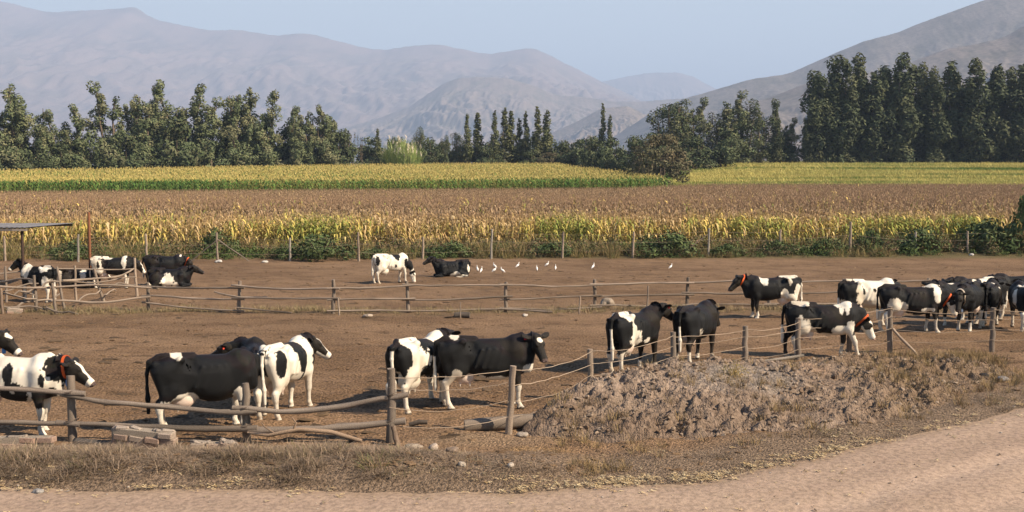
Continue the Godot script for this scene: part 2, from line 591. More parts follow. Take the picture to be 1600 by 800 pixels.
func head_colour(a: Dictionary, p: Vector3) -> Color:
	var face: float = a.get("blaze", .0)
	var wob := .02 * noise.get_noise_3d(p.x * 120.0, p.y * 120.0, a.salt * 50.0 + p.z * 120.0)
	if p.x > .485: return Color(.10, .07, .06) if face < .09 else Color(.5, .33, .27)
	var white := false
	if face > 0.0:
		var w := face * (1.0 if p.x > .05 else .4) * (1.15 if p.x > .36 else 1.0) + wob
		if absf(p.z) < w and (p.y > -.09 or face > .085) and p.x > .0: white = true
	if a.get("star", 0.0) > 0.0 and Vector2(p.x - .11, p.z).length() < a.star + wob and p.y > 0.0: white = true
	if a.get("jaw", false) and p.y < -.10 and p.x > .2: white = true
	if a.get("muzzle", false) and p.x > .40: white = true
	if absf(p.z) > .13: white = false
	return CREAM if white else BLACK.lerp(Color(.05, .03, .02), .3)

var cows: Array = []
var built: Array = []
var lock := Mutex.new()

func cow_job(k: int) -> void:
	var a: Dictionary = cows[k]
	var lying: bool = a.get("lying", false)
	var lift := -.545 if lying else 0.0
	var cell: float = a.cell
	var fl := Field.new()
	var head: Vector3 = a.head
	fl.start(Vector3(-1.12, -.03, -.52).min(head - Vector3.ONE * .2), Vector3(1.05, 1.52 + lift, .52).max(head + Vector3.ONE * .2), cell)
	# every cow has a girth and a depth of belly of her own
	var own := []
	for row in trunk_rows: own.append([row[0], row[1] + .012 * sin(row[0] * 4.0 + a.salt * 2.1), row[2] - .045 * sin(a.salt * 3.7) * exp(-pow((row[0] - .05) / .45, 2.0)), row[3] * (1.0 + .07 * sin(a.salt * 5.3))])
	fl.trunk(own, lift)
	for s in [-1.0, 1.0]:
		fl.ball(Vector3(-.45, 1.345 + lift, s * .232), Vector3(.07, .055, .06), .05)
		fl.limb(Vector3(-.45, 1.33 + lift, s * .22), Vector3(-.60, 1.08 + lift, s * .20), .055, .08, .06)
		fl.ball(Vector3(-.86, 1.27 + lift, s * .115), Vector3(.06, .06, .05), .045)
		fl.limb(Vector3(-.2, 1.375 + lift, 0), Vector3(-.80, 1.395 + lift, 0), .03, .03, .05)
		fl.limb(Vector3(.56, 1.33 + lift, s * .10), Vector3(.68, .98 + lift, s * .19), .05, .075, .06)
		for rib in 4: fl.limb(Vector3(.30 - rib * .13, 1.18 + lift, s * (.226 + .012 * rib)), Vector3(.20 - rib * .14, .84 + lift, s * (.262 + .008 * rib)), .02, .02, .06)
	var udder := Vector3(-.40, .62, 0)
	if lying:
		for s in [-1.0, 1.0]:
			fl.ball(Vector3(-.55, .36, s * .27), Vector3(.32, .30, .17), .1)
			fl.limb(Vector3(-.30, .25, s * .36), Vector3(-.68, .09, s * .42), .12, .062, .08)
			fl.limb(Vector3(-.68, .08, s * .42), Vector3(-.28, .055, s * .50), .055, .045, .03)
			fl.limb(Vector3(-.28, .055, s * .50), Vector3(-.14, .05, s * .5), .05, .05, .03)
			fl.limb(Vector3(.55, .5, s * .18), Vector3(.52, .18, s * .26), .17, .10, .08)
			fl.limb(Vector3(.52, .17, s * .26), Vector3(.92, .09, s * .26), .09, .062, .06)
			fl.limb(Vector3(.92, .08, s * .26), Vector3(.60, .05, s * .34), .05, .045, .03)
		fl.ball(Vector3(0, .25, 0), Vector3(.75, .27, .36), .1)
	else:
		add_legs(fl, a)
		add_udder(fl, udder, a.get("udder", 1.0))
		add_tail(fl, 0.0, a.get("tail", .0))
	add_neck(fl, a, lift)
	var s := Soup.new()
	var local := PackedVector3Array()
	fl.mesh(s, Transform3D.IDENTITY, local)
	for q in local.size(): s.c[q] = cow_colour(a, local[q] - Vector3(0, lift, 0) if lying else local[q], udder, lying)
	# the head has a finer grid of its own
	var turn := Basis(Vector3.UP, deg_to_rad(a.get("look", 0.0))) * Basis(Vector3.BACK, deg_to_rad(a.get("nod", -38.0)))
	var place := Transform3D(turn, head)
	var hf := Field.new()
	hf.start(Vector3(-.17, -.24, -.31), Vector3(.58, .18, .31), minf(cell * .55, .014) if cell < .03 else .02)
	hf.limb(Vector3(-.03, -.02, 0), Vector3(.12, -.01, 0), .11, .105, .04)
	hf.limb(Vector3(.12, -.02, 0), Vector3(.42, -.065, 0), .10, .066, .05, .95)
	hf.ball(Vector3(.46, -.078, 0), Vector3(.065, .062, .078), .05)
	hf.limb(Vector3(.04, -.12, 0), Vector3(.42, -.125, 0), .08, .042, .05)
	for e in [-1.0, 1.0]:
		hf.ball(Vector3(.10, -.10, e * .055), Vector3(.10, .085, .05), .04)
		hf.ball(Vector3(.165, .045, e * .078), Vector3(.05, .028, .03), .03)
		hf.ball(Vector3(.0, .075, e * .05), Vector3(.04, .035, .04), .04)
		var et := Basis(Vector3.UP, e * -.35) * Basis(Vector3.RIGHT, e * -.12)
		hf.limb(Vector3(-.02, .035, e * .085), Vector3(-.03, .04, e * .14), .028, .022, .02)
		hf.ball(Vector3(-.045, .032, e * .215), Vector3(.06, .022, .125), .03, et)
		hf.limb(Vector3(.515, -.07, e * .035), Vector3(.53, -.062, e * .045), .018, .012, .01)
	var from := s.v.size()
	var hl := PackedVector3Array()
	hf.mesh(s, place, hl)
	for q in hl.size(): s.c[from + q] = head_colour(a, hl[q])
	for e in [-1.0, 1.0]:                                   # eyes
		var c := Vector3(.185, .02, e * .088)
		var ids := []
		for la in 4:
			for lo in 6:
				var nn := Vector3(cos(lo * TAU / 6) * sin(la * PI / 3), cos(la * PI / 3), sin(lo * TAU / 6) * sin(la * PI / 3))
				ids.append(s.vert(place * (c + nn * .021), turn * nn, Color(.006, .005, .005)))
		for la in 3:
			for lo in 6:
				s.face(ids[la * 6 + lo], ids[la * 6 + (lo + 1) % 6], ids[la * 6 + 6 + lo])
				s.face(ids[la * 6 + (lo + 1) % 6], ids[la * 6 + 6 + (lo + 1) % 6], ids[la * 6 + 6 + lo])
	var result := {"body": s}
	if a.get("collar"):
		var b: Vector3 = head
		var mid := Vector3(.72, 1.22 + lift, 0).lerp(b, .5) + Vector3(.06, .0, 0)
		var dir := (b - mid).normalized()
		var c := mid.lerp(b, .35) - Vector3(0, .04, 0)
		var u := dir.cross(Vector3.UP).normalized()
		var w := u.cross(dir).normalized()
		var cs := Soup.new()
		var ring := []
		for q in 28:
			var an := TAU * q / 28
			var out := u * cos(an) + w * sin(an)
			var d := .05
			while d < .4:
				var p: Vector3 = (c + out * d - fl.o) / fl.h
				var ii := (int(p.z + .5) * fl.ny + int(p.y + .5)) * fl.nx + int(p.x + .5)
				if ii < 0 or ii >= fl.f.size() or fl.f[ii] > .004: break
				d += .006
			ring.append([out, d + .012])
		var rows := []
		for q in 28:
			var sm: float = (ring[q][1] + ring[(q + 1) % 28][1] + ring[(q + 27) % 28][1] + ring[(q + 2) % 28][1] + ring[(q + 26) % 28][1]) / 5.0
			var row := []
			for e in [[-.026, -.012], [-.021, .004], [.021, .004], [.026, -.012]]:
				row.append(cs.vert(c + ring[q][0] * (sm + e[1]) + dir * e[0], ring[q][0], a.collar))
			rows.append(row)
		for q in 28:
			for e in 3:
				cs.face(rows[q][e], rows[(q + 1) % 28][e], rows[q][e + 1])
				cs.face(rows[(q + 1) % 28][e], rows[(q + 1) % 28][e + 1], rows[q][e + 1])
		result.collar = cs
		var low: Vector3 = c - w * (ring[21][1] + .06)
		result.low = low
	if a.get("tag"):
		var ts := Soup.new()
		ts.box(place * Vector3(-.03, .01, .22 * a.get("tag_side", 1.0)), Vector3(.006, .038, .03), turn * Basis(Vector3.BACK, .2), a.tag)
		result.tag = ts
	lock.lock()
	built[k] = result
	lock.unlock()

func herd(list: Array) -> void:
	cows = list
	built.resize(list.size())
	for k in list.size(): list[k].salt = float(k) * 1.37 + 1.0
	var task := WorkerThreadPool.add_group_task(cow_job, list.size())
	WorkerThreadPool.wait_for_group_task_completion(task)
	var coat := StandardMaterial3D.new()
	coat.resource_name = "cow_coat"
	coat.vertex_color_use_as_albedo = true
	coat.roughness = .50
	coat.metallic_specular = .32
	coat.heightmap_enabled = true
	coat.heightmap_texture = noise_texture(.09, 4, [], [], 61)
	coat.heightmap_scale = 1.2
	coat.uv1_triplanar = true
	coat.uv1_scale = Vector3.ONE * 2.2
	var strap := surface("collar_webbing", .3, .6, .2, 71, .06, .25)
	for k in list.size():
		var a: Dictionary = list[k]
		var o := thing("cow", a.label, "cow", on_ground(a.x, a.d, -.012), deg_to_rad(a.yaw), a.group)
		o.scale = Vector3.ONE * a.get("size", 1.0)
		part("body", built[k].body.mesh(), coat, o)
		if built[k].has("collar"):
			part("collar", built[k].collar.mesh(), strap, o)
			if a.get("weight"):
				var s := Soup.new()
				s.box(built[k].low, Vector3(.035, .06, .022), Basis(Vector3.UP, .3), a.weight, .2)
				part("collar_tag", s.mesh(), strap, o)
		if built[k].has("tag"): part("ear_tag", built[k].tag.mesh(), strap, o)

# ---------------------------------------------------------------- terrain
func build_ground() -> void:
	var ds := []
	var d := -60.0
	while d < 14.0:
		ds.append(d)
		d += 4.0 if d < 6.0 else 1.0
	d = 14.0
	while d < 31.0:
		ds.append(d)
		d += .085
	while d < 78.0:
		ds.append(d)
		d *= 1.006
	while d < 430.0:
		ds.append(d)
		d *= 1.02
	while d < 26000.0:
		ds.append(d)
		d *= 1.12
	var nx := 300
	var pos := PackedVector3Array()
	var col := PackedColorArray()
	for dd in ds:
		var half: float = 12.0 + .62 * maxf(dd, 8.0)
		for i in nx:
			var s := -1.0 + 2.0 * i / (nx - 1)
			s = s * (.85 + .15 * absf(s))
			var x: float = s * half
			var under := 0.0     # the road lies as a sheet of its own over this
			if dd > 6.5 and x > -25.0 and x < 32.0: under = .07 * smooth(-.1, -.6, dd - along(road_edge, x))
			pos.append(Vector3(x, ground(x, dd) - under, -dd))
			col.append(ground_colour(x, dd))
	structure("ground", sheet(pos, col, nx, ds.size()), surface("trodden_soil", 1.7, .95, 4.0, 11, .04, .44), "brown trodden soil of the yard and the fields beyond")

func ground_colour(x: float, d: float) -> Color:
	var big := noise.get_noise_2d(x * 1.6, d * 2.4)
	var mid := noise.get_noise_2d(x * 9.0 + 40.0, d * 14.0)
	var c := Color(.335, .208, .118).lerp(Color(.225, .136, .074), clampf(.5 + .8 * big + .9 * mid + .5 * noise.get_noise_2d(x * 30.0, d * 60.0), 0.0, 1.0))
	c = c.lerp(Color(.34, .215, .125), .5 * smooth(.12, .5, noise.get_noise_2d(x * 3.2 + 11.0, d * 8.0)))
	c = c.lerp(Color(.12, .075, .042), .65 * smooth(.32, .5, noise.get_noise_2d(x * 26.0 + 5.0, d * 34.0)))
	var off := d - along(road_edge, x)
	if off < 2.6:
		c = c.lerp(Color(.25, .175, .115), smooth(2.6, 1.2, off))
	# tracks of short dry grass under the middle fence and along the far one
	var grass := exp(-pow((d - 40.6 - .3 * sin(x * .5)) / 1.5, 2.0)) * smooth(-.3, .5, noise.get_noise_2d(x * 20.0, d * 30.0) + .2)
	c = c.lerp(Color(.24, .18, .095), .5 * grass)
	c = c.lerp(Color(.13, .13, .05), .6 * smooth(74.5, 77, d) * smooth(90, 82, d))
	# loose sandy patches near the corner of the near fence
	c = c.lerp(Color(.34, .235, .145), .7 * smooth(1.4, .5, Vector2((x + .5) * .8, (d - 19.4) * 1.6).length() + .5 * mid))
	c = c.lerp(Color(.36, .22, .09), .55 * smooth(.8, .2, Vector2((x - .35) * .9, (d - 18.75) * 1.8).length() + .6 * mid))
	if d > 84.0: c = c.lerp(Color(.19, .12, .06), smooth(84, 95, d))
	if d > 186.0: c = c.lerp(Color(.20, .19, .07), smooth(184, 190, d))
	return c

func build_road() -> void:
	var nx := 420
	var ny := 90
	var pos := PackedVector3Array()
	var col := PackedColorArray()
	for j in ny:
		for i in nx:
			var x := -26.0 + 60.0 * i / (nx - 1)
			var e := edge(x)
			var near := 5.0 if x < 8.0 else lerpf(5.0, e - 16.0, smooth(8, 20, x))
			var t := float(j) / (ny - 1)
			var d := lerpf(near, e, 1.0 - pow(1.0 - t, 1.5))
			var off := e - d
			var rut := -.03 * exp(-pow((off - 2.2 - .2 * sin(x * .3)) / .35, 2.0)) - .03 * exp(-pow((off - 4.0) / .4, 2.0))
			var y := land(x, d) + .012 + (rut + .014 * noise.get_noise_2d(x * 40.0, d * 50.0) + .018 * noise.get_noise_2d(x * 9.0, d * 12.0) + .022) * smooth(0.0, .4, off)
			pos.append(Vector3(x, y, -d))
			var c := Color(.365, .262, .19).lerp(Color(.29, .206, .15), clampf(.5 + .8 * noise.get_noise_2d(x * 4.0, off * 16.0) + .3 * noise.get_noise_2d(x * 30.0, d * 40.0), 0, 1))
			c = c.lerp(Color(.42, .305, .225), .7 * exp(-pow((off - 2.4) / .4, 2.0)) + .5 * exp(-pow((off - 4.1) / .45, 2.0)))
			c = c.lerp(Color(.29, .20, .125), .6 * smooth(.5, .0, off))
			col.append(c)
	structure("dirt_road", sheet(pos, col, nx, ny), surface("packed_dirt", 1.9, .95, .9, 23, .025, .16), "pale packed dirt road in front of the yard")

func lump_mesh(s: int, bumps := .35) -> ArrayMesh:
	# an uneven clod: a subdivided octahedron pushed in and out
	var r := rng(s)
	var st := Soup.new()
	var ids := {}
	var pts := []
	for i in range(-2, 3):
		for j in range(-2, 3):
			for k in range(-2, 3):
				if absi(i) + absi(j) + absi(k) == 2:
					var p := Vector3(i, j, k).normalized()
					var q := p * (1.0 + bumps * r.randf_range(-1, 1))
					q.y *= .75
					var g := .86 + .28 * r.randf()
					ids[Vector3i(i, j, k)] = st.vert(q, p, Color(g, g, g))
	for sx in [-1, 1]:
		for sy in [-1, 1]:
			for sz in [-1, 1]:
				var a: int = ids[Vector3i(2 * sx, 0, 0)]
				var b: int = ids[Vector3i(0, 2 * sy, 0)]
				var c: int = ids[Vector3i(0, 0, 2 * sz)]
				var ab: int = ids[Vector3i(sx, sy, 0)]
				var bc: int = ids[Vector3i(0, sy, sz)]
				var ca: int = ids[Vector3i(sx, 0, sz)]
				st.face(a, ab, ca); st.face(ab, b, bc); st.face(ca, bc, c); st.face(ab, bc, ca)
	var flat := Soup.new()
	for q in range(0, st.i.size(), 3):
		flat.tri(st.v[st.i[q]], st.v[st.i[q + 1]], st.v[st.i[q + 2]], st.c[st.i[q]])
	return flat.mesh()

func lay(p: Vector3, size: Vector3, r: RandomNumberGenerator, tilt := .5) -> Transform3D:
	return Transform3D(Basis(Vector3.UP, r.randf() * TAU) * Basis(Vector3.RIGHT, r.randf_range(-tilt, tilt)) * Basis.from_scale(size), p)

func build_heap() -> void:
	var nx := 230
	var ny := 160
	var pos := PackedVector3Array()
	var col := PackedColorArray()
	for j in ny:
		for i in nx:
			var x := lerpf(-.3, 11.4, float(i) / (nx - 1))
			var mid := 20.6 + .62 * x
			var d := clampf(mid - 4.6 + 6.8 * j / (ny - 1), 15.0, 40.0)
			pos.append(Vector3(x, land(x, d) + heap_top(x, d), -d))
			var v := clampf(.5 + .8 * noise.get_noise_2d(x * 10.0, d * 14.0) + .4 * noise.get_noise_2d(x * 50.0, d * 50.0), 0, 1)
			var c := Color(.34, .255, .195).lerp(Color(.215, .15, .105), v)
			c = c.lerp(Color(.35, .285, .23), .85 * smooth(1.5, .6, Vector2(x - 4.5, (d - 22.4)).length() + .5 * noise.get_noise_2d(x * 20.0, d * 20.0)))
			c = c.lerp(Color(.40, .26, .17), .7 * smooth(.6, .2, Vector2(x - 6.3, (d - 24.2) * .8).length()))
			c = c.lerp(Color(.215, .145, .09), smooth(5.5, 8.5, x) * .7)
			col.append(c)
	structure("earth_mound", sheet(pos, col, nx, ny), surface("dug_earth", 1.3, .95, 6.0, 37, .03, .34), "long heap of dug grey-brown earth between the road and the wire fence")
	var r := rng(5)
	for variant in 3:
		var where := []
		var tints := []
		while where.size() < 1500:
			var x := r.randf_range(.6, 11.2)
			var d := 20.6 + .62 * x + r.randf_range(-4.2, 2.0)
			var hp := heap(x, d)
			if hp < .04 or noise.get_noise_2d(x * 16.0, d * 16.0) < r.randf_range(-.55, .3): continue
			if Vector2(x - 4.6, d - 22.6).length() < .8 and r.randf() < .85: continue
			var big := r.randf()
			var s := .012 + .05 * pow(big, 5.0)
			where.append(lay(Vector3(x, land(x, d) + heap_top(x, d) + s * .2, -d), Vector3(s, s * r.randf_range(.7, 1.0), s * r.randf_range(.7, 1.3)), r))
			tints.append(Color(.26, .19, .135).lerp(Color(.37, .28, .205), r.randf()) if r.randf() < .8 else Color(.20, .135, .09))
		var m := stuff("earth_clods" if variant == 0 else "earth_clods_%03d" % variant, lump_mesh(90 + variant), mats.clod, where, self, tints)
		m.set_meta("label", ["lumps of dug earth lying over the heap", "crumbs of dug earth lying over the heap", "broken clods strewn on the heap"][variant])

func build_yard_litter() -> void:
	var r := rng(77)
	var where := []
	var tints := []
	while where.size() < 6000:
		var d := 17.0 + 55.0 * pow(r.randf(), 1.7)
		var x := r.randf_range(-.5, .5) * (d + 6.0)
		if d < along(road_edge, x) + .6 or noise.get_noise_2d(x * 6.0, d * 8.0) < r.randf_range(-.7, .5): continue
		var s := (.009 + .034 * pow(r.randf(), 3.0)) * (1.0 + .012 * d)
		where.append(lay(on_ground(x, d, s * .15), Vector3(s * 1.4, s * .55, s * 1.2), r, .3))
		tints.append(Color(.13, .08, .045).lerp(Color(.25, .16, .09), r.randf()))
	stuff("soil_crumbs", lump_mesh(14), mats.clod, where, self, tints).set_meta("label", "crumbs of soil and dung scattered over the yard")
	# dung pats
	where = []
	tints = []
	while where.size() < 280:
		var d := 19.5 + 50.0 * pow(r.randf(), 1.5)
		var x := r.randf_range(-.48, .48) * (d + 4.0)
		if d < along(road_edge, x) + 2.8 or heap(x, d) > .02: continue
		var s := r.randf_range(.07, .16)
		where.append(lay(on_ground(x, d, .005), Vector3(s, s * .22, s * r.randf_range(.7, 1.2)), r, .08))
		tints.append(Color(.075, .05, .03).lerp(Color(.16, .105, .06), r.randf()))
	stuff("dung_pats", lump_mesh(19, .5), mats.clod, where, self, tints).set_meta("label", "dark dung pats lying about the yard")
	# straw and husk flakes along the road edge
	var flake := Soup.new()
	for q in 5:
		var c := Vector3(r.randf_range(-.06, .06), 0, r.randf_range(-.05, .05))
		var u := Vector3(r.randf_range(-1, 1), r.randf_range(.0, .25), r.randf_range(-1, 1)).normalized() * r.randf_range(.02, .06)
		var w := u.cross(Vector3(0, 1, .3)).normalized() * r.randf_range(.005, .015)
		c.y = .008 + absf(u.y)
		var g := Color(1, 1, 1) * r.randf_range(.7, 1.1)
		flake.quad(c - u - w, c + u - w, c + u + w + Vector3(0, .01, 0), c - u + w, g, g)
	where = []
	tints = []
	while where.size() < 2000:
		var x := r.randf_range(-10, 13)
		var band := smooth(-.6, .6, x) * smooth(6.4, 4.4, x)
		var off := r.randfn(.16, .17 + .12 * (1.0 - band)) if r.randf() < .86 else r.randfn(-.6, 1.2)
		var d := along(road_edge, x) + off
		var dens := .10 + .42 * band + .9 * noise.get_noise_2d(x * 20.0, d * 40.0)
		if d < 14.2 or dens < r.randf(): continue
		var s := .25 + .6 * pow(r.randf(), 2.0)
		where.append(lay(Vector3(x, maxf(top(x, d), land(x, d) + .036) + .004, -d), Vector3(s, s, s), r, .15))
		tints.append(Color(.44, .30, .14).lerp(Color(.66, .52, .31), r.randf()))
	stuff("straw_litter", flake.mesh(), mats.straw, where, self, tints).set_meta("label", "pale straw and maize husks strewn along the road edge")
	# pebbles on the road
	where = []
	tints = []
	while where.size() < 450:
		var x := r.randf_range(-10, 14)
		var d := along(road_edge, x) - absf(r.randfn(0, 2.0)) + .3
		if d < 13.5: continue
		var s := .006 + .02 * pow(r.randf(), 3.0)
		where.append(lay(Vector3(x, land(x, d) + .03, -d), Vector3(s, s * .7, s * 1.1), r))
		tints.append(Color(.30, .22, .16).lerp(Color(.5, .42, .35), r.randf()))
	stuff("road_pebbles", lump_mesh(15), mats.clod, where, self, tints).set_meta("label", "small pebbles and crumbs on the dirt road")

# ---------------------------------------------------------------- weeds
func tuft(s: int, blades: int, high: float, spread: float, lean: float, wide: float, cols: Array) -> ArrayMesh:
	var r := rng(s)
	var st := Soup.new()
	for b in blades:
		var a := r.randf() * TAU
		var p := Vector3(cos(a), 0, sin(a)) * spread * sqrt(r.randf())
		var dir := Vector3(cos(a) * lean * r.randf(), 1.0, sin(a) * lean * r.randf()) + Vector3(r.randf_range(-.4, .4), 0, r.randf_range(-.4, .4)) * lean
		var len := high * r.randf_range(.4, 1.0)
		var w := Vector3(cos(a + 1.6), 0, sin(a + 1.6)) * wide * r.randf_range(.6, 1.2)
		var c: Color = cols[r.randi() % cols.size()] * r.randf_range(.75, 1.2)
		var n := 3
		var at := p
		var go := dir.normalized() * len / n
		for k in n:
			var w1 := w * (1.0 - float(k) / n * .75)
			var w2 := w * (1.0 - float(k + 1) / n * .75)
			var nxt := at + go
			st.quad(at - w1, at + w1, nxt + w2, nxt - w2, c, c)
			at = nxt
			go = (go + Vector3(dir.x, -.25, dir.z) * len * .10 + Vector3(r.randf_range(-.1, .1), r.randf_range(-.08, .04), r.randf_range(-.1, .1)) * len).normalized() * len / n
	return st.mesh()

func leaf_tuft(s: int, leaves: int, high: float, spread: float, size: float, cols: Array) -> ArrayMesh:
	var r := rng(s)
	var st := Soup.new()
	for b in leaves:
		var a := r.randf() * TAU
		var q := sqrt(r.randf())
		var y := high * (1.0 - q * q * .6) * pow(r.randf(), .7)
		var p := Vector3(cos(a) * spread * q, y, sin(a) * spread * q)
		var n := (Vector3(cos(a) * q, .6, sin(a) * q) + Vector3(r.randfn(), r.randfn(), r.randfn()) * .5).normalized()
		var u := n.cross(Vector3(r.randfn(), r.randfn(), r.randfn())).normalized() * size * r.randf_range(.6, 1.3)
		var w := n.cross(u) * r.randf_range(.35, .6)
		var c: Color = cols[r.randi() % cols.size()] * r.randf_range(.7, 1.3)
		st.quad(p - u, p - w * .8, p + u, p + w, c, c)
	return st.mesh()

func build_weeds() -> void:
	var r := rng(31)
	var dry := [Color(.19, .14, .10), Color(.26, .19, .135), Color(.32, .235, .155), Color(.14, .10, .072), Color(.225, .175, .125)]
	for variant in 4:
		var where := []
		var mesh: ArrayMesh = tuft(200 + variant, 46, .21, .19, [3.2, 5.0, 2.2, 1.6][variant], .0042, dry if variant < 3 else [Color(.13, .14, .055), Color(.19, .17, .07), Color(.22, .16, .09)])
		var n: int = [1300, 1500, 750, 200][variant]
		var tries := 0
		while where.size() < n and tries < 60000:
			tries += 1
			var x := r.randf_range(-11.5, 11.5)
			var b := r.randf_range(.05, 2.75)
			var d := along(road_edge, x) + b
			var dens := smooth(.05, .7, b) * smooth(2.2, 1.7, b)
			dens *= (1.0 - .9 * smooth(-2.8, -1.0, x))
			dens *= .12 + 1.1 * smooth(-.3, .35, noise.get_noise_2d(x * 12.0 + 90.0, d * 22.0))
			if x > .8: dens = .3 * smooth(.9, .1, absf(b - .7)) * smooth(-.1, .4, noise.get_noise_2d(x * 14.0, d * 14.0))
			if r.randf() > dens: continue
			var lush := noise.get_noise_2d(x * 26.0 + 20.0, d * 40.0)
			if lush < -.12 and r.randf() < .85: continue
			var s := r.randf_range(.45, 1.0) * (1.0 if x < -.5 else .75) * (1.0 + .7 * lush) * (1.5 if r.randf() < .06 else 1.0)
			where.append(Transform3D(Basis(Vector3.UP, r.randf() * TAU) * Basis.from_scale(Vector3(s, s * r.randf_range(.7, 1.1), s)), Vector3(x, top(x, d) - .01, -d)))
		stuff("dry_weeds" if variant == 0 else "dry_weeds_%03d" % variant, mesh, mats.dry, where, self).set_meta("label", ["dead grey-brown weeds along the road bank", "matted dry weeds on the road bank", "withered straw-brown grass on the road bank", "half green weeds among the dry ones on the bank"][variant])
	# sparse growth over the heap, and thin tufts under the middle fence
	for variant in 2:
		var where := []
		var mesh: ArrayMesh = tuft(230 + variant, 26, .26, .10, .7, .005, [Color(.26, .18, .09), Color(.20, .15, .07), Color(.30, .21, .10)] if variant == 0 else [Color(.21, .155, .085), Color(.24, .17, .095), Color(.25, .145, .10)])
		while where.size() < 300:
			var x := r.randf_range(.6, 12.0)
			var d := 20.6 + .62 * x + r.randf_range(-4.4, 1.6)
			if d < along(road_edge, x) + .2: continue
			var dens := .05 + .7 * smooth(.1, .5, noise.get_noise_2d(x * 9.0, d * 9.0 + 70.0)) + .2 * smooth(6.0, 9.0, x) + .4 * smooth(1.2, .4, Vector2(x - 1.2, d - 19.9).length())
			dens *= smooth(1.0, .3, heap(x, d))
			if r.randf() > dens: continue
			var s := r.randf_range(.45, 1.2)
			where.append(Transform3D(Basis(Vector3.UP, r.randf() * TAU) * Basis.from_scale(Vector3(s, s, s)), Vector3(x, top(x, d) - .01, -d)))
		stuff("mound_grass" if variant == 0 else "mound_grass_001", mesh, mats.dry, where, self).set_meta("label", ["thin yellowed grass growing on the heap of earth", "thin greenish grass growing on the heap of earth"][variant])
	var under := []
	while under.size() < 800:
		var x := r.randf_range(-22, 16)
		var d := 40.4 + .3 * sin(x * .5) + .10 * maxf(x, 0.0) + r.randfn(0, .55)
		if noise.get_noise_2d(x * 8.0, 5.0) < r.randf_range(-.5, .3): continue
		var s := r.randf_range(.5, 1.3)
		under.append(Transform3D(Basis(Vector3.UP, r.randf() * TAU) * Basis.from_scale(Vector3(s, s, s)), on_ground(x, d, -.01)))
	stuff("fence_grass", tuft(250, 16, .24, .2, .9, .008, [Color(.25, .185, .10), Color(.20, .155, .08), Color(.30, .22, .13), Color(.17, .15, .07)]), mats.dry, under, self).set_meta("label", "thin dry grass growing under the middle rail fence")
	# the weedy strip between the far fence and the maize
	for variant in 3:
		var where := []
		var mesh: ArrayMesh = [leaf_tuft(260, 90, .75, .6, .10, [Color(.06, .085, .028), Color(.085, .11, .035), Color(.045, .065, .024)]), leaf_tuft(261, 80, 1.1, .5, .09, [Color(.10, .10, .045), Color(.15, .12, .06), Color(.075, .085, .035), Color(.20, .13, .08)]), tuft(262, 40, 1.25, .4, .6, .022, [Color(.24, .17, .08), Color(.16, .14, .055), Color(.30, .22, .10), Color(.11, .12, .045)])][variant]
		while where.size() < [520, 950, 1000][variant]:
			var x := r.randf_range(-52, 54)
			var b := r.randf_range(0, 1)
			var d := 75.2 + .05 * x + b * 6.4
			if noise.get_noise_2d(x * 5.0 + variant * 50.0, d * 4.0) < r.randf_range(-.3, .35): continue
			var s := r.randf_range(.45, 1.1) * (.5 + .6 * smooth(0, .35, b))
			where.append(Transform3D(Basis(Vector3.UP, r.randf() * TAU) * Basis.from_scale(Vector3(s, s, s)), on_ground(x, d, -.03)))
		stuff("verge_weeds" if variant == 0 else "verge_weeds_%03d" % variant, mesh, mats.leaf, where, self).set_meta("label", ["low green weeds along the far wire fence", "taller brown-green weeds in front of the maize", "dry stalks and grass in front of the maize"][variant])

# ---------------------------------------------------------------- maize
func maize_plant(s: int, high: float, cols: Array, tassel: Color, leaves: int, wide: float, detail: int, dry: float) -> ArrayMesh:
	var r := rng(s)
	var st := Soup.new()
	var stem: Color = cols[0].lerp(Color(.3, .22, .1), .4)
	for q in 3:
		var a := TAU * q / 3
		var b := TAU * (q + 1) / 3
		var e := high * .011
		st.quad(Vector3(cos(a) * e, 0, sin(a) * e), Vector3(cos(b) * e, 0, sin(b) * e), Vector3(cos(b) * e * .5, high * .9, sin(b) * e * .5), Vector3(cos(a) * e * .5, high * .9, sin(a) * e * .5), stem, stem)
	var turn := r.randf() * TAU
	for k in leaves:
		var y := high * lerpf(.12, .86, float(k) / (leaves - 1))
		turn += PI + r.randf_range(-.7, .7)
		var out := Vector3(cos(turn), 0, sin(turn))
		var len := high * r.randf_range(.26, .38) * (1.0 - .3 * absf(float(k) / leaves - .5))
		var c: Color = cols[r.randi() % cols.size()] * r.randf_range(.8, 1.2)
		var c2 := c * r.randf_range(.75, 1.05)
		var side := out.cross(Vector3.UP) * wide
		var at := Vector3(0, y, 0)
		var rise := r.randf_range(.5, 1.4) * (1.0 - dry * .5)
		for j in detail:
			var t := float(j + 1) / detail
			var dir := (out + Vector3(0, rise - t * (2.1 + dry * r.randf_range(.5, 2.5)), 0)).normalized()
			var nxt := at + dir * len / detail
			var twist := Vector3(0, r.randf_range(-.5, .5) * wide, 0)
			var w1 := 1.0 - pow(float(j) / detail, 2.0)
			var w2 := 1.0 - pow(t, 2.0) * .95
			st.quad(at - side * w1, at + side * w1, nxt + (side + twist) * w2, nxt - (side + twist) * w2, c, c2)
			at = nxt
	for k in 6:
		var a := r.randf() * TAU
		var dir := Vector3(cos(a) * .35, 1.0, sin(a) * .35).normalized() * high * r.randf_range(.07, .13)
		var w := Vector3(-sin(a), 0, cos(a)) * high * .005
		var p := Vector3(0, high * .87, 0)
		st.quad(p - w, p + w, p + dir + w, p + dir - w, tassel, tassel)
	return st.mesh()

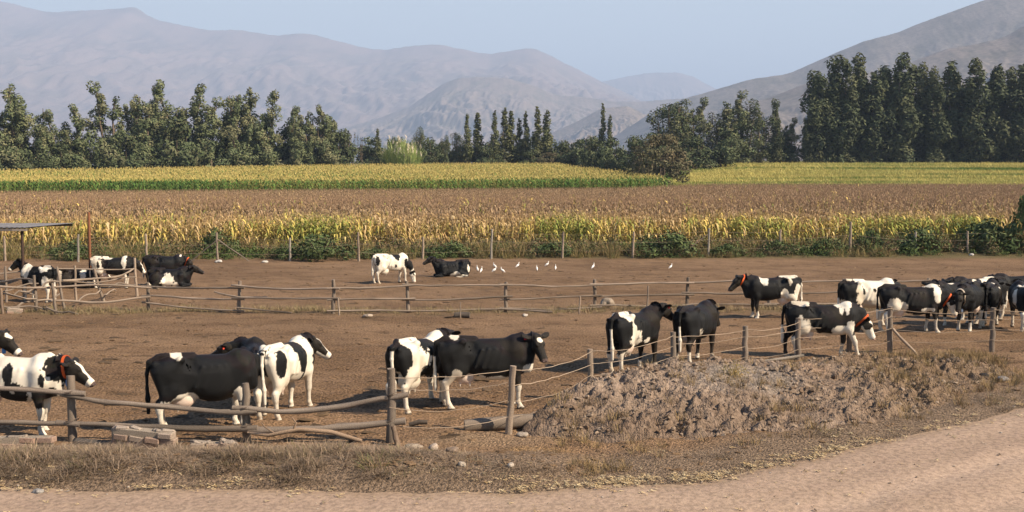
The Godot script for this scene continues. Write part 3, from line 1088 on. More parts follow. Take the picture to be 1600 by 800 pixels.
func build_maize() -> void:
	var r := rng(404)
	var gold := [Color(.64, .46, .14), Color(.54, .42, .12), Color(.38, .34, .085), Color(.68, .52, .22), Color(.24, .25, .065)]
	var tan := [Color(.54, .37, .17), Color(.44, .30, .13), Color(.62, .46, .25), Color(.40, .32, .10)]
	var green := [Color(.26, .29, .07), Color(.38, .35, .09), Color(.48, .39, .11), Color(.16, .20, .05)]
	var brown := [Color(.30, .208, .122), Color(.315, .217, .128), Color(.285, .195, .115), Color(.33, .232, .135)]
	var top_brown := Color(.295, .195, .12)
	var dry := thing("dry_maize_field", "wide field of drying maize behind the far wire fence, gold at its front and brown beyond", "maize field")
	dry.set_meta("kind", "stuff")
	var kinds := []
	for q in 3: kinds.append(maize_plant(500 + q, 2.3, gold, Color(.42, .30, .14), 11, .055, 4, .8))
	for q in 2: kinds.append(maize_plant(510 + q, 2.2, tan, Color(.40, .27, .14), 10, .055, 4, 1.0))
	for q in 2: kinds.append(maize_plant(520 + q, 2.35, green, Color(.42, .31, .15), 11, .058, 4, .55))
	for q in 3: kinds.append(maize_plant(530 + q, 2.05, brown, top_brown, 8, .05, 3, 1.0))
	var spots := []
	for q in kinds.size(): spots.append([])
	# the front rows, plant by plant
	for row in 14:
		var x := -50.0
		while x < 54.0:
			x += r.randf_range(.13, .28)
			var d := 81.6 + .055 * x + row * .75 + r.randfn(0, .12)
			var patch := noise.get_noise_2d(x * 2.2, d * 2.0)
			var k := r.randi() % 3
			if patch > .26: k = 5 + r.randi() % 2
			elif patch < -.12 or r.randf() < .38: k = 3 + r.randi() % 2
			if row > 4 and r.randf() < (row - 4) * .12: k = 7 + r.randi() % 3
			if row < 3 and noise.get_noise_2d(x * 1.3, 70.0) > .33 and r.randf() < .6: continue
			var s := r.randf_range(.82, 1.1)
			spots[k].append(Transform3D(Basis(Vector3.UP, r.randf() * TAU) * Basis(Vector3.RIGHT, r.randfn(0, .07)) * Basis.from_scale(Vector3(s, s, s)), Vector3(x, land(x, d) - .02, -d)))
	# the rest of the field, dried brown
	var d := 92.5
	while d < 184.0:
		var x := -(d * .50 + 16.0)
		if d > 160.0: x = maxf(x, (d - 180.5) * 4.8)
		while x < d * .50 + 16.0:
			x += r.randf_range(.24, .46)
			var k := 7 + r.randi() % 3
			if r.randf() < .04 * smooth(130, 95, d) + .006: k = r.randi() % 5
			var s := r.randf_range(.94, 1.04) * lerpf(lerpf(1.1, .72, smooth(95, 150, d)), lerpf(1.1, 1.0, smooth(95, 150, d)), smooth(15, 32, x))
			spots[k].append(Transform3D(Basis(Vector3.UP, r.randf() * TAU) * Basis.from_scale(Vector3(s, s, s)), Vector3(x, land(x, d) - .02, -d - r.randfn(0, .2))))
		d += .62 if d < 120.0 else .8
	for q in kinds.size(): stuff("maize_plants" if q == 0 else "maize_plants_%03d" % q, kinds[q], mats.leaf, spots[q], dry)
	# the green field behind it, with yellow tassels
	var wet := thing("green_maize_field", "green maize field with yellow tassels beyond the brown one, on the left", "maize field")
	wet.set_meta("kind", "stuff")
	var fresh := [Color(.085, .17, .034), Color(.12, .21, .045), Color(.065, .13, .03), Color(.16, .24, .06)]
	kinds = []
	spots = []
	for q in 3:
		kinds.append(maize_plant(540 + q, 3.05, fresh, Color(.52, .42, .14), 9, .085, 3, .2))
		spots.append([])
	for q in 3:
		kinds.append(maize_plant(550 + q, 3.0, [Color(.24, .25, .065), Color(.33, .305, .085), Color(.40, .325, .12)], Color(.52, .40, .145), 8, .085, 3, .3))
		spots.append([])
	d = 162.0
	while d < 300.0:
		var x := -(d * .47 + 14.0)
		var right := lerpf(24.5, 9.0, smooth(188, 290, d)) + 3.0 * smooth(230, 290, d)
		while x < right:
			x += r.randf_range(.38, .8)
			if d > lerpf(226.0, 298.0, smooth(-118, -10, x)): continue
			var front := 182.0 + .21 * x if x < 0.0 else 182.0 + .16 * x
			if d < front: continue
			var k := r.randi() % 3
			if d > front + 2.6 and r.randf() < .85: k = 3 + r.randi() % 3
			var lane := noise.get_noise_2d(x * .5, d * 2.2)
			if lane > .28 and d > front + 2.6: k = r.randi() % 3
			var s := r.randf_range(.9, 1.08) * (1.0 if d > 188.5 else 1.0)
			spots[k].append(Transform3D(Basis(Vector3.UP, r.randf() * TAU) * Basis.from_scale(Vector3(s, s, s)), Vector3(x, land(x, d) - .03, -d - r.randfn(0, .15))))
		d += .8 if d < 195.0 else 1.1
	for q in kinds.size(): stuff("maize_plants" if q == 0 else "maize_plants_%03d" % q, kinds[q], mats.leaf, spots[q], wet)
	# the lower crop on the right
	var low := thing("yellow_crop_field", "yellow-green low crop on the right, up to the dark row of trees", "crop field")
	low.set_meta("kind", "stuff")
	var crops := []
	spots = [[], [], []]
	crops.append(tuft(601, 26, 1.1, .55, .6, .05, [Color(.46, .39, .12), Color(.52, .42, .15), Color(.42, .37, .12)]))
	crops.append(tuft(602, 26, 1.1, .55, .6, .05, [Color(.32, .32, .09), Color(.38, .35, .11), Color(.44, .39, .13)]))
	crops.append(tuft(603, 26, 1.15, .55, .6, .05, [Color(.12, .20, .04), Color(.17, .24, .05), Color(.09, .15, .035)]))
	d = 190.0
	while d < 305.0:
		var left := lerpf(21.0, 41.0, smooth(190, 300, d))
		var x := left
		while x < d * .47 + 22.0:
			x += r.randf_range(.7, 1.3)
			var lane := noise.get_noise_2d(x * .35, d * 3.4)
			var k := 0 if lane > -.05 else 1
			if lane < -.4 or (d > 262.0 and d < 268.0 and lane < .15): k = 2
			if d < 214.0 and r.randf() < smooth(214, 200, d): k = 2 if lane < .1 else 1
			if x < left + 5.0: k = 2
			var s := r.randf_range(.8, 1.15)
			spots[k].append(Transform3D(Basis(Vector3.UP, r.randf() * TAU) * Basis.from_scale(Vector3(s, s, s)), Vector3(x, land(x, d) - .03, -d - r.randfn(0, .2))))
		d += .95
	for q in 3: stuff("crop_plants" if q == 0 else "crop_plants_%03d" % q, crops[q], mats.leaf, spots[q], low)

# ---------------------------------------------------------------- trees and shrubs
# clumps of leaves [centre, radii, tint] become small kite-shaped sprays
func crown_mesh(r: RandomNumberGenerator, clumps: Array, per: float, size: float, cols: Array, droop := .0) -> ArrayMesh:
	var st := Soup.new()
	for c in clumps:
		var at: Vector3 = c[0]
		var rad: Vector3 = c[1]
		var n := int(per * (rad.x * rad.y + rad.y * rad.z + rad.x * rad.z))
		var shade: float = r.randf_range(.82, 1.18)
		var base: Color = cols[r.randi() % cols.size()]
		for q in n:
			var dir := Vector3(r.randfn(), r.randfn(), r.randfn()).normalized()
			var p := at + dir * rad * (1.0 - .55 * r.randf() * r.randf()) * (1.0 if r.randf() < .93 else 1.22)
			if p.y < .02: p.y = r.randf() * .4
			var nn := (dir + Vector3(r.randfn(), r.randfn() + .3, r.randfn()) * .45).normalized()
			var u := nn.cross(Vector3(r.randfn(), r.randfn(), r.randfn())).normalized()
			if droop > 0.0: u = u.lerp(Vector3(0, -1, 0) + dir * .4, droop).normalized()
			var w := nn.cross(u).normalized() * size * r.randf_range(.25, .5)
			u *= size * r.randf_range(.55, 1.25)
			var col: Color = base.lerp(cols[r.randi() % cols.size()], .35) * shade * r.randf_range(.88, 1.12)
			st.quad(p - u, p - w + u * .1, p + u, p + w + u * .1, col, col)
	return st.mesh()

func trunk_mesh(r: RandomNumberGenerator, limbs: Array, col: Color) -> ArrayMesh:
	var st := Soup.new()
	for l in limbs:
		var a: Vector3 = l[0]
		var b: Vector3 = l[1]
		var pts := []
		var rad := []
		for k in 6:
			var t := k / 5.0
			pts.append(a.lerp(b, t) + Vector3(r.randf_range(-1, 1), 0, r.randf_range(-1, 1)) * .03 * (b - a).length() * sin(PI * t))
			rad.append(lerpf(l[2], l[3], t))
		pole(st, pts, rad, 7, col, r)
	return st.mesh()

# kinds of tree, 20 m tall unless said otherwise; returns [crown mesh, trunk mesh]
func grow(kind: String, s: int) -> Array:
	var r := rng(s)
	var clumps := []
	var limbs := []
	var cols := [Color(.145, .160, .080), Color(.112, .132, .066), Color(.19, .178, .10), Color(.082, .105, .054)]
	var bark := Color(.20, .15, .11)
	var size := .33
	var per := 34.0
	var droop := .2
	if kind == "gum" or kind == "gum_wide":
		# several stems with separate heaps of foliage over a bushy foot
		var n := r.randi_range(3, 4) if kind == "gum" else r.randi_range(5, 6)
		var wide := 2.6 if kind == "gum" else 4.4
		for k in n:
			var foot := Vector3(r.randf_range(-1, 1) * wide * .4, 0, r.randf_range(-1, 1) * wide * .4)
			var high := 20.0 * (1.0 if k == 0 else r.randf_range(.55, .96))
			var head := foot + Vector3(r.randf_range(-1, 1) * wide * .75 + .4, high - 1.2, r.randf_range(-1, 1) * wide * .6)
			limbs.append([foot, head, .30, .07])
			var t := r.randf_range(.28, .42)
			while t < 1.0:
				var spine := foot.lerp(head, t)
				var rr := r.randf_range(.9, 2.0) * (1.0 if t < .85 else .8)
				var a := r.randf() * TAU
				var at := spine + Vector3(cos(a), 0, sin(a)) * rr * r.randf_range(.1, 1.15) * (1.0 if t < .9 else .4)
				limbs.append([foot.lerp(head, maxf(t - .1, .05)), at, .09, .03])
				# a heap is a few overlapping puffs, longer than wide
				for e in r.randi_range(3, 5):
					var off := Vector3(r.randfn(), r.randfn() * 1.3, r.randfn()) * rr * .38
					clumps.append([at + off, Vector3(rr * r.randf_range(.38, .62), rr * r.randf_range(.5, .9), rr * r.randf_range(.38, .62))])
				t += rr * r.randf_range(.75, 1.5) / high
		for k in 12:
			var a := r.randf() * TAU
			var q := r.randf_range(.2, 1.0) * (wide * .55 + 2.0)
			clumps.append([Vector3(cos(a) * q, r.randf_range(.8, 6.6), sin(a) * q), Vector3(r.randf_range(1.0, 1.8), r.randf_range(1.0, 1.9), r.randf_range(1.0, 1.8))])
	elif kind == "dark":
		# tall close columns, leaved to the ground
		cols = [Color(.062, .075, .040), Color(.08, .092, .048), Color(.045, .056, .032), Color(.108, .112, .058)]
		size = .44
		per = 22.0
		limbs.append([Vector3.ZERO, Vector3(r.randf_range(-.6, .6), 19.2, 0), .36, .06])
		var y := .9
		while y < 19.6:
			var t := y / 20.0
			var rr := (2.6 - .95 * pow(t, 3.5)) * r.randf_range(.65, 1.3)
			if t > .6 and r.randf() < .2: y += .9
			for e in (3 if t < .6 else 2):
				var a := r.randf() * TAU
				var q := rr * r.randf_range(.2, .75) * (1.0 if t < .85 else .6)
				clumps.append([Vector3(cos(a) * q + limbs[0][1].x * t, y + r.randf_range(-.4, .4), sin(a) * q), Vector3(rr * r.randf_range(.4, .62), rr * r.randf_range(.65, 1.0), rr * r.randf_range(.4, .62))])
			y += rr * .62
	elif kind == "poplar":
		cols = [Color(.105, .115, .052), Color(.13, .13, .065), Color(.082, .092, .042)]
		bark = Color(.27, .23, .18)
		size = .42
		per = 20.0
		droop = .0
		limbs.append([Vector3.ZERO, Vector3(.15, 19.3, 0), .24, .03])
		var y := 1.6
		while y < 19.8:
			var t := y / 20.0
			var rr := lerpf(1.35, .28, pow(t, 1.9)) * r.randf_range(.85, 1.15) * smooth(-.15, .35, t)
			for e in 2:
				var a := r.randf() * TAU
				clumps.append([Vector3(cos(a) * rr * .5, y, sin(a) * rr * .5), Vector3(rr * .62, rr * 1.5, rr * .62)])
			y += rr * .95
	elif kind == "bare":
		# nearly leafless young poplars
		cols = [Color(.15, .12, .085), Color(.12, .10, .07), Color(.095, .095, .05)]
		size = .34
		per = 5.0
		for k in 3:
			var foot := Vector3(r.randf_range(-.8, .8), 0, r.randf_range(-.5, .5))
			var high := r.randf_range(14, 20)
			var head := foot + Vector3(r.randf_range(-1.6, .2), high, 0)
			limbs.append([foot, head, .14, .03])
			for e in 16:
				var t := r.randf_range(.2, .95)
				var a := r.randf() * TAU
				var p := foot.lerp(head, t)
				limbs.append([p, p + Vector3(cos(a) * .6, 1.8, sin(a) * .6) * (1.2 - t), .035, .012])
			for e in 12:
				var t := r.randf_range(.12, .97)
				clumps.append([foot.lerp(head, t), Vector3(.42, .9, .42)])
	elif kind == "thorn":
		# low wide thorn tree, 10 m tall, airy grey-green with brown
		cols = [Color(.125, .105, .060), Color(.10, .095, .052), Color(.15, .12, .075), Color(.085, .082, .045)]
		size = .30
		per = 30.0
		droop = .05
		for k in 5:
			var a := TAU * k / 5 + r.randf()
			limbs.append([Vector3(cos(a) * .2, 0, sin(a) * .2), Vector3(cos(a) * 3.2, r.randf_range(4.5, 7.5), sin(a) * 3.0), .2, .04])
		for k in 58:
			var a := r.randf() * TAU
			var q := sqrt(r.randf())
			var y := (1.0 - q * q * .55) * 8.8 * pow(r.randf(), .55)
			clumps.append([Vector3(cos(a) * q * 5.4, maxf(y, .7), sin(a) * q * 4.6), Vector3(r.randf_range(.8, 1.5), r.randf_range(.5, .9), r.randf_range(.8, 1.5))])
	elif kind == "round":
		# broad bushy tree, 10 m tall
		size = .42
		per = 17.0
		cols = [Color(.075, .092, .044), Color(.096, .112, .054), Color(.056, .072, .036), Color(.118, .112, .062)]
		for k in 4:
			var a := TAU * k / 4 + r.randf()
			limbs.append([Vector3(cos(a) * .3, 0, sin(a) * .3), Vector3(cos(a) * 2.0, r.randf_range(5.5, 8.5), sin(a) * 2.0), .2, .05])
		for k in 34:
			var a := r.randf() * TAU
			var q := sqrt(r.randf())
			var y := (1.0 - q * q * .5) * 9.4 * pow(r.randf(), .5)
			var e := r.randf_range(.9, 1.7)
			clumps.append([Vector3(cos(a) * q * 3.6, maxf(y - .7, .8), sin(a) * q * 3.6), Vector3(e, e * r.randf_range(.8, 1.2), e)])
	elif kind == "crown":
		# tall leafy tree with several rounded tops
		cols = [Color(.085, .105, .05), Color(.108, .122, .06), Color(.06, .08, .04), Color(.14, .132, .072)]
		per = 14.0
		for k in 5:
			var foot := Vector3(r.randf_range(-2.6, 2.6), 0, r.randf_range(-1.5, 1.5))
			var high := r.randf_range(15.0, 19.5)
			limbs.append([foot * .4, foot + Vector3(0, high - 1.5, 0), .28, .06])
			for e in 13:
				var t := r.randf_range(.1, 1.0)
				var rr := lerpf(2.5, 1.6, t)
				var a := r.randf() * TAU
				clumps.append([foot + Vector3(cos(a) * rr * .7, t * high - .4, sin(a) * rr * .7), Vector3(rr * .62, rr * r.randf_range(.6, .95), rr * .62)])
	return [crown_mesh(r, clumps, per, size, cols, droop), trunk_mesh(r, limbs, bark)]

var kinds_grown := {}
func plant(kind: String, variant: int, called: String, x: float, d: float, scale_y: float, scale_x: float, label: String, group: String, turn: float) -> void:
	var key := "%s%d" % [kind, variant]
	var o: Node3D
	if not kinds_grown.has(key):
		var g := grow(kind, 700 + variant * 13 + kind.length() * 101)
		o = thing(called, label, "tree")
		part("trunk", g[1], mats.bark, o)
		part("crown", g[0], mats.crown, o)
		kinds_grown[key] = o
	else:
		o = kinds_grown[key].duplicate()
		o.name = numbered(called)
		add_child(o)
	tag(o, label, "tree", group)
	o.position = Vector3(x, land(x, d) - .15, -d)
	o.rotation.y = turn
	o.scale = Vector3(scale_x, scale_y, scale_x)

const ORDER := ["first", "second", "third", "fourth", "fifth", "sixth", "seventh", "eighth", "ninth", "tenth", "eleventh", "twelfth", "thirteenth", "fourteenth", "fifteenth", "sixteenth", "seventeenth", "eighteenth", "nineteenth", "twentieth"]

func build_trees() -> void:
	var r := rng(9)
	# left-hand belt: x, d, height
	var gums := [[-106.4, 236, 17.5], [-102.0, 238, 20.0], [-98.2, 240, 16.4], [-94.9, 243, 15.6], [-91.5, 246, 16.4], [-87.6, 250, 21.2], [-82.4, 254, 19.4], [-78.9, 256, 18.8], [-76.0, 262, 23.0], [-72.6, 262, 21.6], [-68.6, 262, 18.3], [-64.6, 266, 20.0], [-61.2, 268, 21.7], [-57.0, 270, 20.4], [-52.8, 272, 16.3], [-50.2, 276, 16.8], [-46.6, 280, 17.2], [-44.6, 284, 14.7]]
	for k in gums.size():
		var g: Array = gums[k]
		var wide := k in [2, 6, 11, 12, 13]
		var s: float = g[2] / 20.0
		plant("gum_wide" if wide else "gum", k % (3 if wide else 5), "gum_tree", g[0], g[1], s, s * (1.12 if wide else 1.25), "%s ragged olive gum tree, %s from the left in the left belt" % ["broad" if wide else "slender", ORDER[k]], "gum trees in the left belt", r.randf() * TAU)
	# a lower screen before and between them
	for k in 20:
		var x := -108.0 + 3.5 * k + r.randf_range(-1.0, 1.0)
		var s := r.randf_range(.85, 1.3)
		plant("round", k % 3, "bushy_tree", x, along([Vector2(-110, 230), Vector2(-74, 256), Vector2(-44, 286)], x) + r.randf_range(-2, 4), s * r.randf_range(.8, 1.15), s, "low bushy tree at the foot of the left tree belt, %s from the left" % ORDER[k], "bushy trees under the left belt", r.randf() * TAU)
	var bare := [[-43.2, 292, 13.6], [-41.4, 296, 13.2], [-39.0, 298, 12.2]]
	for k in 3: plant("bare", 0, "bare_poplar", bare[k][0], bare[k][1], bare[k][2] / 19.0, .62, "thin nearly leafless poplars beside the left tree belt, %s clump from the left" % ORDER[k], "bare poplars", r.randf() * TAU)
	# the middle
	var mid := [[-34.8, 300, 11.8, "poplar", "lone broadish poplar just left of the reed clump"], [-37.2, 302, 7.6, "round", "small dark bush right of the bare poplars"], [-31.4, 303, 8.2, "round", "dark bushy tree between the lone poplar and the reeds"], [-24.8, 306, 12.6, "crown", "dark leafy tree right behind the reed clump"], [-21.6, 306, 9.6, "round", "round dark tree second to the right of the reeds"], [-17.9, 306, 10.4, "crown", "dark tree with brown hanging branches right of the reeds"], [-14.6, 308, 11.6, "crown", "leafy tree just left of the poplar group"], [-6.9, 305, 7.4, "round", "dark low tree between the poplars, on the left"], [-3.6, 304, 5.6, "round", "dark low bush under the poplars, in the middle"], [4.6, 304, 6.4, "round", "low bush under the right end of the poplar group"], [9.8, 303, 6.4, "thorn", "brownish bush at the right foot of the poplar group"], [13.5, 305, 9.0, "round", "dark bushy tree right of the brownish bush"], [17.2, 300, 9.5, "round", "bushy tree left of the twin poplar"], [20.6, 292, 9.4, "round", "dark bush below the twin poplar, on its left"], [24.0, 280, 9.8, "round", "dark bush below the twin poplar, on its right"], [28.2, 262, 9.6, "round", "dark bush touching the thorn tree from the left"], [22.4, 268, 6.4, "round", "small bush at the corner of the green maize"]]
	for k in mid.size():
		var g: Array = mid[k]
		var full: float = {"poplar": 20.0, "round": 10.0, "crown": 19.5, "thorn": 9.6}[g[3]]
		var s: float = g[2] / full
		plant(g[3], k % 2 if g[3] != "thorn" else 0, "poplar_tree" if g[3] == "poplar" else "bushy_tree", g[0], g[1], s, s * (1.6 if g[3] == "poplar" else .8 if g[3] == "crown" else 1.05), g[4], "", r.randf() * TAU)
	for k in 14:
		var x := -37.0 + 4.6 * k + r.randf_range(-1.2, 1.2)
		var s := r.randf_range(.85, 1.08)
		plant("round", k % 3, "bushy_tree", x, 313 + r.randf_range(-1, 3), s, s * 1.15, "dark bushy tree in the back rank of the middle tree line, %s from the left" % ORDER[k], "back rank of the middle tree line", r.randf() * TAU)
	var pops := [[-11.8, 306, 15.8], [-9.2, 308, 16.2], [-4.6, 306, 16.6], [-1.9, 308, 17.4], [-.3, 309, 16.7], [2.0, 309, 14.7], [3.7, 308, 16.5], [6.8, 307, 17.8], [9.3, 308, 16.9]]
	for k in pops.size():
		plant("poplar", k % 3, "poplar_tree", pops[k][0], pops[k][1], pops[k][2] / 20.0, [1.05, 1.4, 1.1, 1.6, 1.3, 1.25, 1.1, 1.3, 1.5][k], "slim upright poplar, %s from the left in the middle poplar group" % ORDER[k], "poplars in the middle", r.randf() * TAU)
	plant("poplar", 1, "poplar_tree", 24.5, 312, .92, .95, "taller of the twin poplars standing apart right of the poplar group", "", .4)
	plant("poplar", 2, "poplar_tree", 26.3, 311, .76, .9, "shorter of the twin poplars standing apart right of the poplar group", "", 2.4)
	plant("thorn", 0, "thorn_tree", 26.4, 206, 1.17, 1.05, "wide brownish thorn tree at the corner of the green maize field", "", 1.0)
	# right of the thorn tree
	var right := [[38.6, 290, 17.6, "crown", "broad tall tree right behind the thorn tree"], [43.4, 293, 18.0, "crown", "tall many-topped tree, second right of the thorn tree"], [47.8, 297, 17.6, "gum", "slim ragged tree at the end of the crowns right of the thorn tree"], [43.0, 272, 8.8, "round", "round bush at the field edge right of the thorn tree"], [50.4, 276, 8.0, "round", "second round bush at the field edge right of the thorn tree"], [53.4, 297, 15.4, "crown", "leafy tree left of the tallest in the gap before the dark row"], [56.8, 298, 19.2, "gum", "tallest ragged tree between the thorn tree and the dark row"], [60.2, 299, 17.4, "crown", "dark leafy tree right of the tallest ragged one"], [64.3, 300, 13.6, "crown", "brownish leafy tree before the narrow column tree"], [68.2, 299, 16.0, "dark", "narrow dark column tree left of the dark row"], [73.2, 304, 12.4, "gum", "thin gapped tree just left of the dark row"], [76.2, 299, 11.5, "dark", "short dark tree at the left end of the dark row"], [35.0, 280, 10.4, "round", "dark bush behind the thorn tree on its right"], [70.6, 303, 8.6, "round", "low bush in the gap left of the dark row"]]
	for k in right.size():
		var g: Array = right[k]
		var full: float = {"gum": 20.0, "round": 10.0, "crown": 19.5, "dark": 20.0}[g[3]]
		var s: float = g[2] / full
		plant(g[3], k % 2, "gum_tree" if g[3] == "gum" else "bushy_tree" if g[3] == "round" else "leafy_tree" if g[3] == "crown" else "dark_tree", g[0], g[1], s, s * ({"crown": 1.45, "gum": 1.35, "dark": .95, "round": 1.25}[g[3]]), g[4], "", r.randf() * TAU)
	var row := [[79.2, 300, 25.0], [83.2, 302, 28.0], [86.2, 300, 28.6], [91.0, 303, 28.2], [93.6, 300, 25.4], [96.8, 302, 27.5], [99.9, 300, 28.6], [104.7, 303, 27.2], [109.3, 300, 24.6], [114.6, 303, 28.2], [117.6, 306, 22.6], [120.4, 300, 27.0], [125.6, 302, 27.0], [128.6, 305, 24.2], [131.8, 300, 27.3], [136.6, 302, 26.2], [140.9, 300, 26.8]]
	for k in row.size():
		var s: float = row[k][2] / 21.2
		plant("dark", k % 5, "dark_tree", row[k][0], row[k][1], s, s * r.randf_range(1.08, 1.3), "tall dark column tree, %s from the left in the dense row on the right" % ORDER[k], "dark trees in the right row", r.randf() * TAU)
	for k in 13:
		var s := r.randf_range(1.02, 1.25)
		plant("dark", (k * 2 + 1) % 5, "dark_tree", 80.5 + 4.8 * k + r.randf_range(-.8, .8), 309 + r.randf_range(-1, 2), s, 1.55, "shorter dark tree in the second rank of the right row, %s from the left" % ORDER[k], "second rank of the right row", r.randf() * TAU)
	# the light green reed clump with pale plumes
	var reed := thing("reed_clump", "light green clump of giant reeds with pale plumes, before the dark middle trees", "reeds", Vector3(-27.6, land(-27.6, 290) - .1, -290))
	var st := Soup.new()
	var pl := Soup.new()
	for k in 900:
		var a := r.randf() * TAU
		var q := sqrt(r.randf())
		var p := Vector3(cos(a) * q * 4.2, 0, sin(a) * q * 3.0)
		var high := r.randf_range(5.5, 9.6) * (1.0 - .35 * q * q)
		var dir := Vector3(cos(a) * q * .32 + r.randfn(0, .06), 1, sin(a) * q * .32 + r.randfn(0, .06))
		var end := p + dir * high
		var c: Color = [Color(.22, .29, .085), Color(.29, .34, .115), Color(.34, .34, .14), Color(.15, .21, .07)][r.randi() % 4]
		var w := Vector3(cos(a + 1.5), 0, sin(a + 1.5)) * .05
		st.quad(p - w, p + w, end + w * .6, end - w * .6, c, c)
		for e in 5:
			var t := r.randf_range(.25, 1.0)
			var b := r.randf() * TAU
			var o := p.lerp(end, t)
			var tip := o + Vector3(cos(b) * .7, r.randf_range(-.1, .8), sin(b) * .7)
			st.quad(o - w, o + w, tip + w * .2, tip - w * .2, c * r.randf_range(.8, 1.25), c)
		if k % 14 == 0:
			for e in 6: 
				var o := end + Vector3(r.randfn(0, .08), r.randf_range(-.2, .9), r.randfn(0, .08))
				var u := Vector3(r.randfn(0, .15), .3, r.randfn(0, .15))
				pl.quad(o - u - w, o - u + w, o + u + w, o + u - w, Color(.55, .47, .36), Color(.6, .52, .42))
	part("stems", st.mesh(), mats.leaf, reed)
	part("plumes", pl.mesh(), mats.leaf, reed).set_meta("kind", "stuff")
	reed.get_child(0).set_meta("kind", "stuff")

func build_shrubs() -> void:
	var r := rng(51)
	var shapes := []
	for v in 3:
		var clumps := []
		for k in 16:
			var a := r.randf() * TAU
			var q := sqrt(r.randf())
			clumps.append([Vector3(cos(a) * q * .95, .22 + .6 * (1.0 - q * q) * r.randf_range(.5, 1.0), sin(a) * q * .8), Vector3(r.randf_range(.25, .42), r.randf_range(.2, .34), r.randf_range(.25, .42))])
		shapes.append([crown_mesh(r, clumps, 260.0, .085, [Color(.062, .088, .034), Color(.082, .108, .042), Color(.046, .064, .027), Color(.10, .115, .05)], .1), trunk_mesh(r, [[Vector3.ZERO, Vector3(.3, .7, .1), .03, .01], [Vector3.ZERO, Vector3(-.35, .65, -.1), .03, .01], [Vector3.ZERO, Vector3(.05, .8, .3), .03, .01]], Color(.16, .11, .075))])
	var list := [[-12.4, 75.0, 1.75, 2.5, "large dark green shrub by the far fence, left of the standing white cow"], [-19.7, 77.2, 2.0, 1.4, "upright grey-green shrub behind the braced post of the far fence"], [-14.9, 75.2, 1.0, 1.2, "low shrub adjoining the large dark one on its left"], [10.3, 77.2, 1.8, 2.5, "bright green shrub at the far fence left of the braced leaning post"], [14.6, 77.2, .95, 1.4, "low dark shrub right of the braced post at the far fence"], [21.6, 79.2, 1.15, 1.6, "low green shrub left of the tall grey post at the far fence"], [24.9, 79.6, 1.75, 1.2, "thin upright shrub right of the tall grey post"], [28.6, 80.6, 1.75, 2.4, "wide dark shrub at the far fence, left of the biggest one"], [33.5, 80.9, 2.3, 2.6, "biggest dark green shrub along the far fence on the right"], [36.1, 79.8, 4.6, 1.9, "tall dark bush cut by the right edge of the picture"], [-28.8, 75.0, 1.35, 1.5, "green shrub by the far fence under the shelter roof"], [2.6, 77.2, 1.1, 1.7, "low dark shrub at the far fence behind the egrets"], [-4.2, 76.6, 1.15, 1.8, "low dark shrub behind the lying cow and the egrets"], [18.3, 78.4, 1.1, 1.4, "low green shrub beside the post right of the dark low one"], [-9.0, 75.8, .8, 1.2, "low weedy shrub behind the standing white cow"]]
	for k in list.size():
		var a: Array = list[k]
		var o := thing("shrub", a[4], "shrub", on_ground(a[0], a[1], -.05), r.randf() * TAU, "shrubs along the far fence")
		o.scale = Vector3(a[3] / 1.1, a[2] / .98, a[3] / 1.1)
		part("stems", shapes[k % 3][1], mats.bark, o)
		part("foliage", shapes[k % 3][0], mats.crown, o)
	# yellowed bush on the heap
	var b := thing("dry_bush", "small yellowed bush growing on the face of the earth mound", "bush", Vector3(4.35, top(4.35, 22.35) - .03, -22.35))
	part("stems", tuft(333, 60, .42, .10, .8, .006, [Color(.28, .20, .08), Color(.22, .17, .07), Color(.34, .25, .11)]), mats.dry, b)
	part("foliage", leaf_tuft(334, 260, .36, .30, .022, [Color(.20, .16, .055), Color(.27, .20, .08), Color(.15, .13, .05), Color(.33, .22, .09)]), mats.leaf, b)

# ---------------------------------------------------------------- mountains
func mountain(called: String, label: String, depth: float, line: Array, run: float, rough: float, s: int, cols: Array) -> void:
	var n := FastNoiseLite.new()
	n.seed = s
	n.noise_type = FastNoiseLite.TYPE_SIMPLEX_SMOOTH
	n.fractal_type = FastNoiseLite.FRACTAL_RIDGED
	n.fractal_octaves = 5
	n.frequency = 1.0
	var nx := 560
	var ny := 96
	var x0: float = line[0].x
	var x1: float = line[-1].x
	var pos := PackedVector3Array()
	var col := PackedColorArray()
	for j in ny:
		var t := -.25 + 1.25 * j / (ny - 1)     # < 0: behind the crest
		for i in nx:
			var x := lerpf(x0, x1, float(i) / (nx - 1))
			var high := along(line, x) * .5 + along(line, x + run * .012) * .25 + along(line, x - run * .012) * .25
			high += rough * .05 * n.get_noise_2d(x / run * 22.0, 7.0) * (high / (high + 200.0))
			var d := depth - t * run * (1.0 + .12 * sin(x / run * 6.0 + s))
			var fall_off := pow(maxf(1.0 - t, 0.0), 1.25) if t >= 0.0 else 1.0 + t * 1.6
			var ridge := n.get_noise_2d(x / run * 3.0 + .35 * sin(t * 5.0), t * 1.3) * .5 + .5
			var gully := n.get_noise_2d(x / run * 9.0 + .8 * sin(t * 9.0 + x / run * 4.0), t * 2.2 + 30.0)
			var fine := n.get_noise_2d(x / run * 26.0, t * 13.0)
			var y := high * fall_off + rough * (ridge - .62 + .34 * gully + .15 * fine) * sin(PI * clampf(t, 0.0, 1.0)) * smooth(0.0, .25, t)
			pos.append(Vector3(x, maxf(y, -20.0), -d))
			var scrub := clampf(.45 - .55 * gully + .9 * noise.get_noise_2d(x / run * 260.0, t * 300.0) + .9 * noise.get_noise_2d(x / run * 900.0 + 70.0, t * 900.0), 0, 1)
			col.append(cols[0].lerp(cols[1], scrub))
	structure(called, sheet(pos, col, nx, ny), surface(called + "_rock", 260.0, .95, 0.0, 40 + s, .03, .3), label)

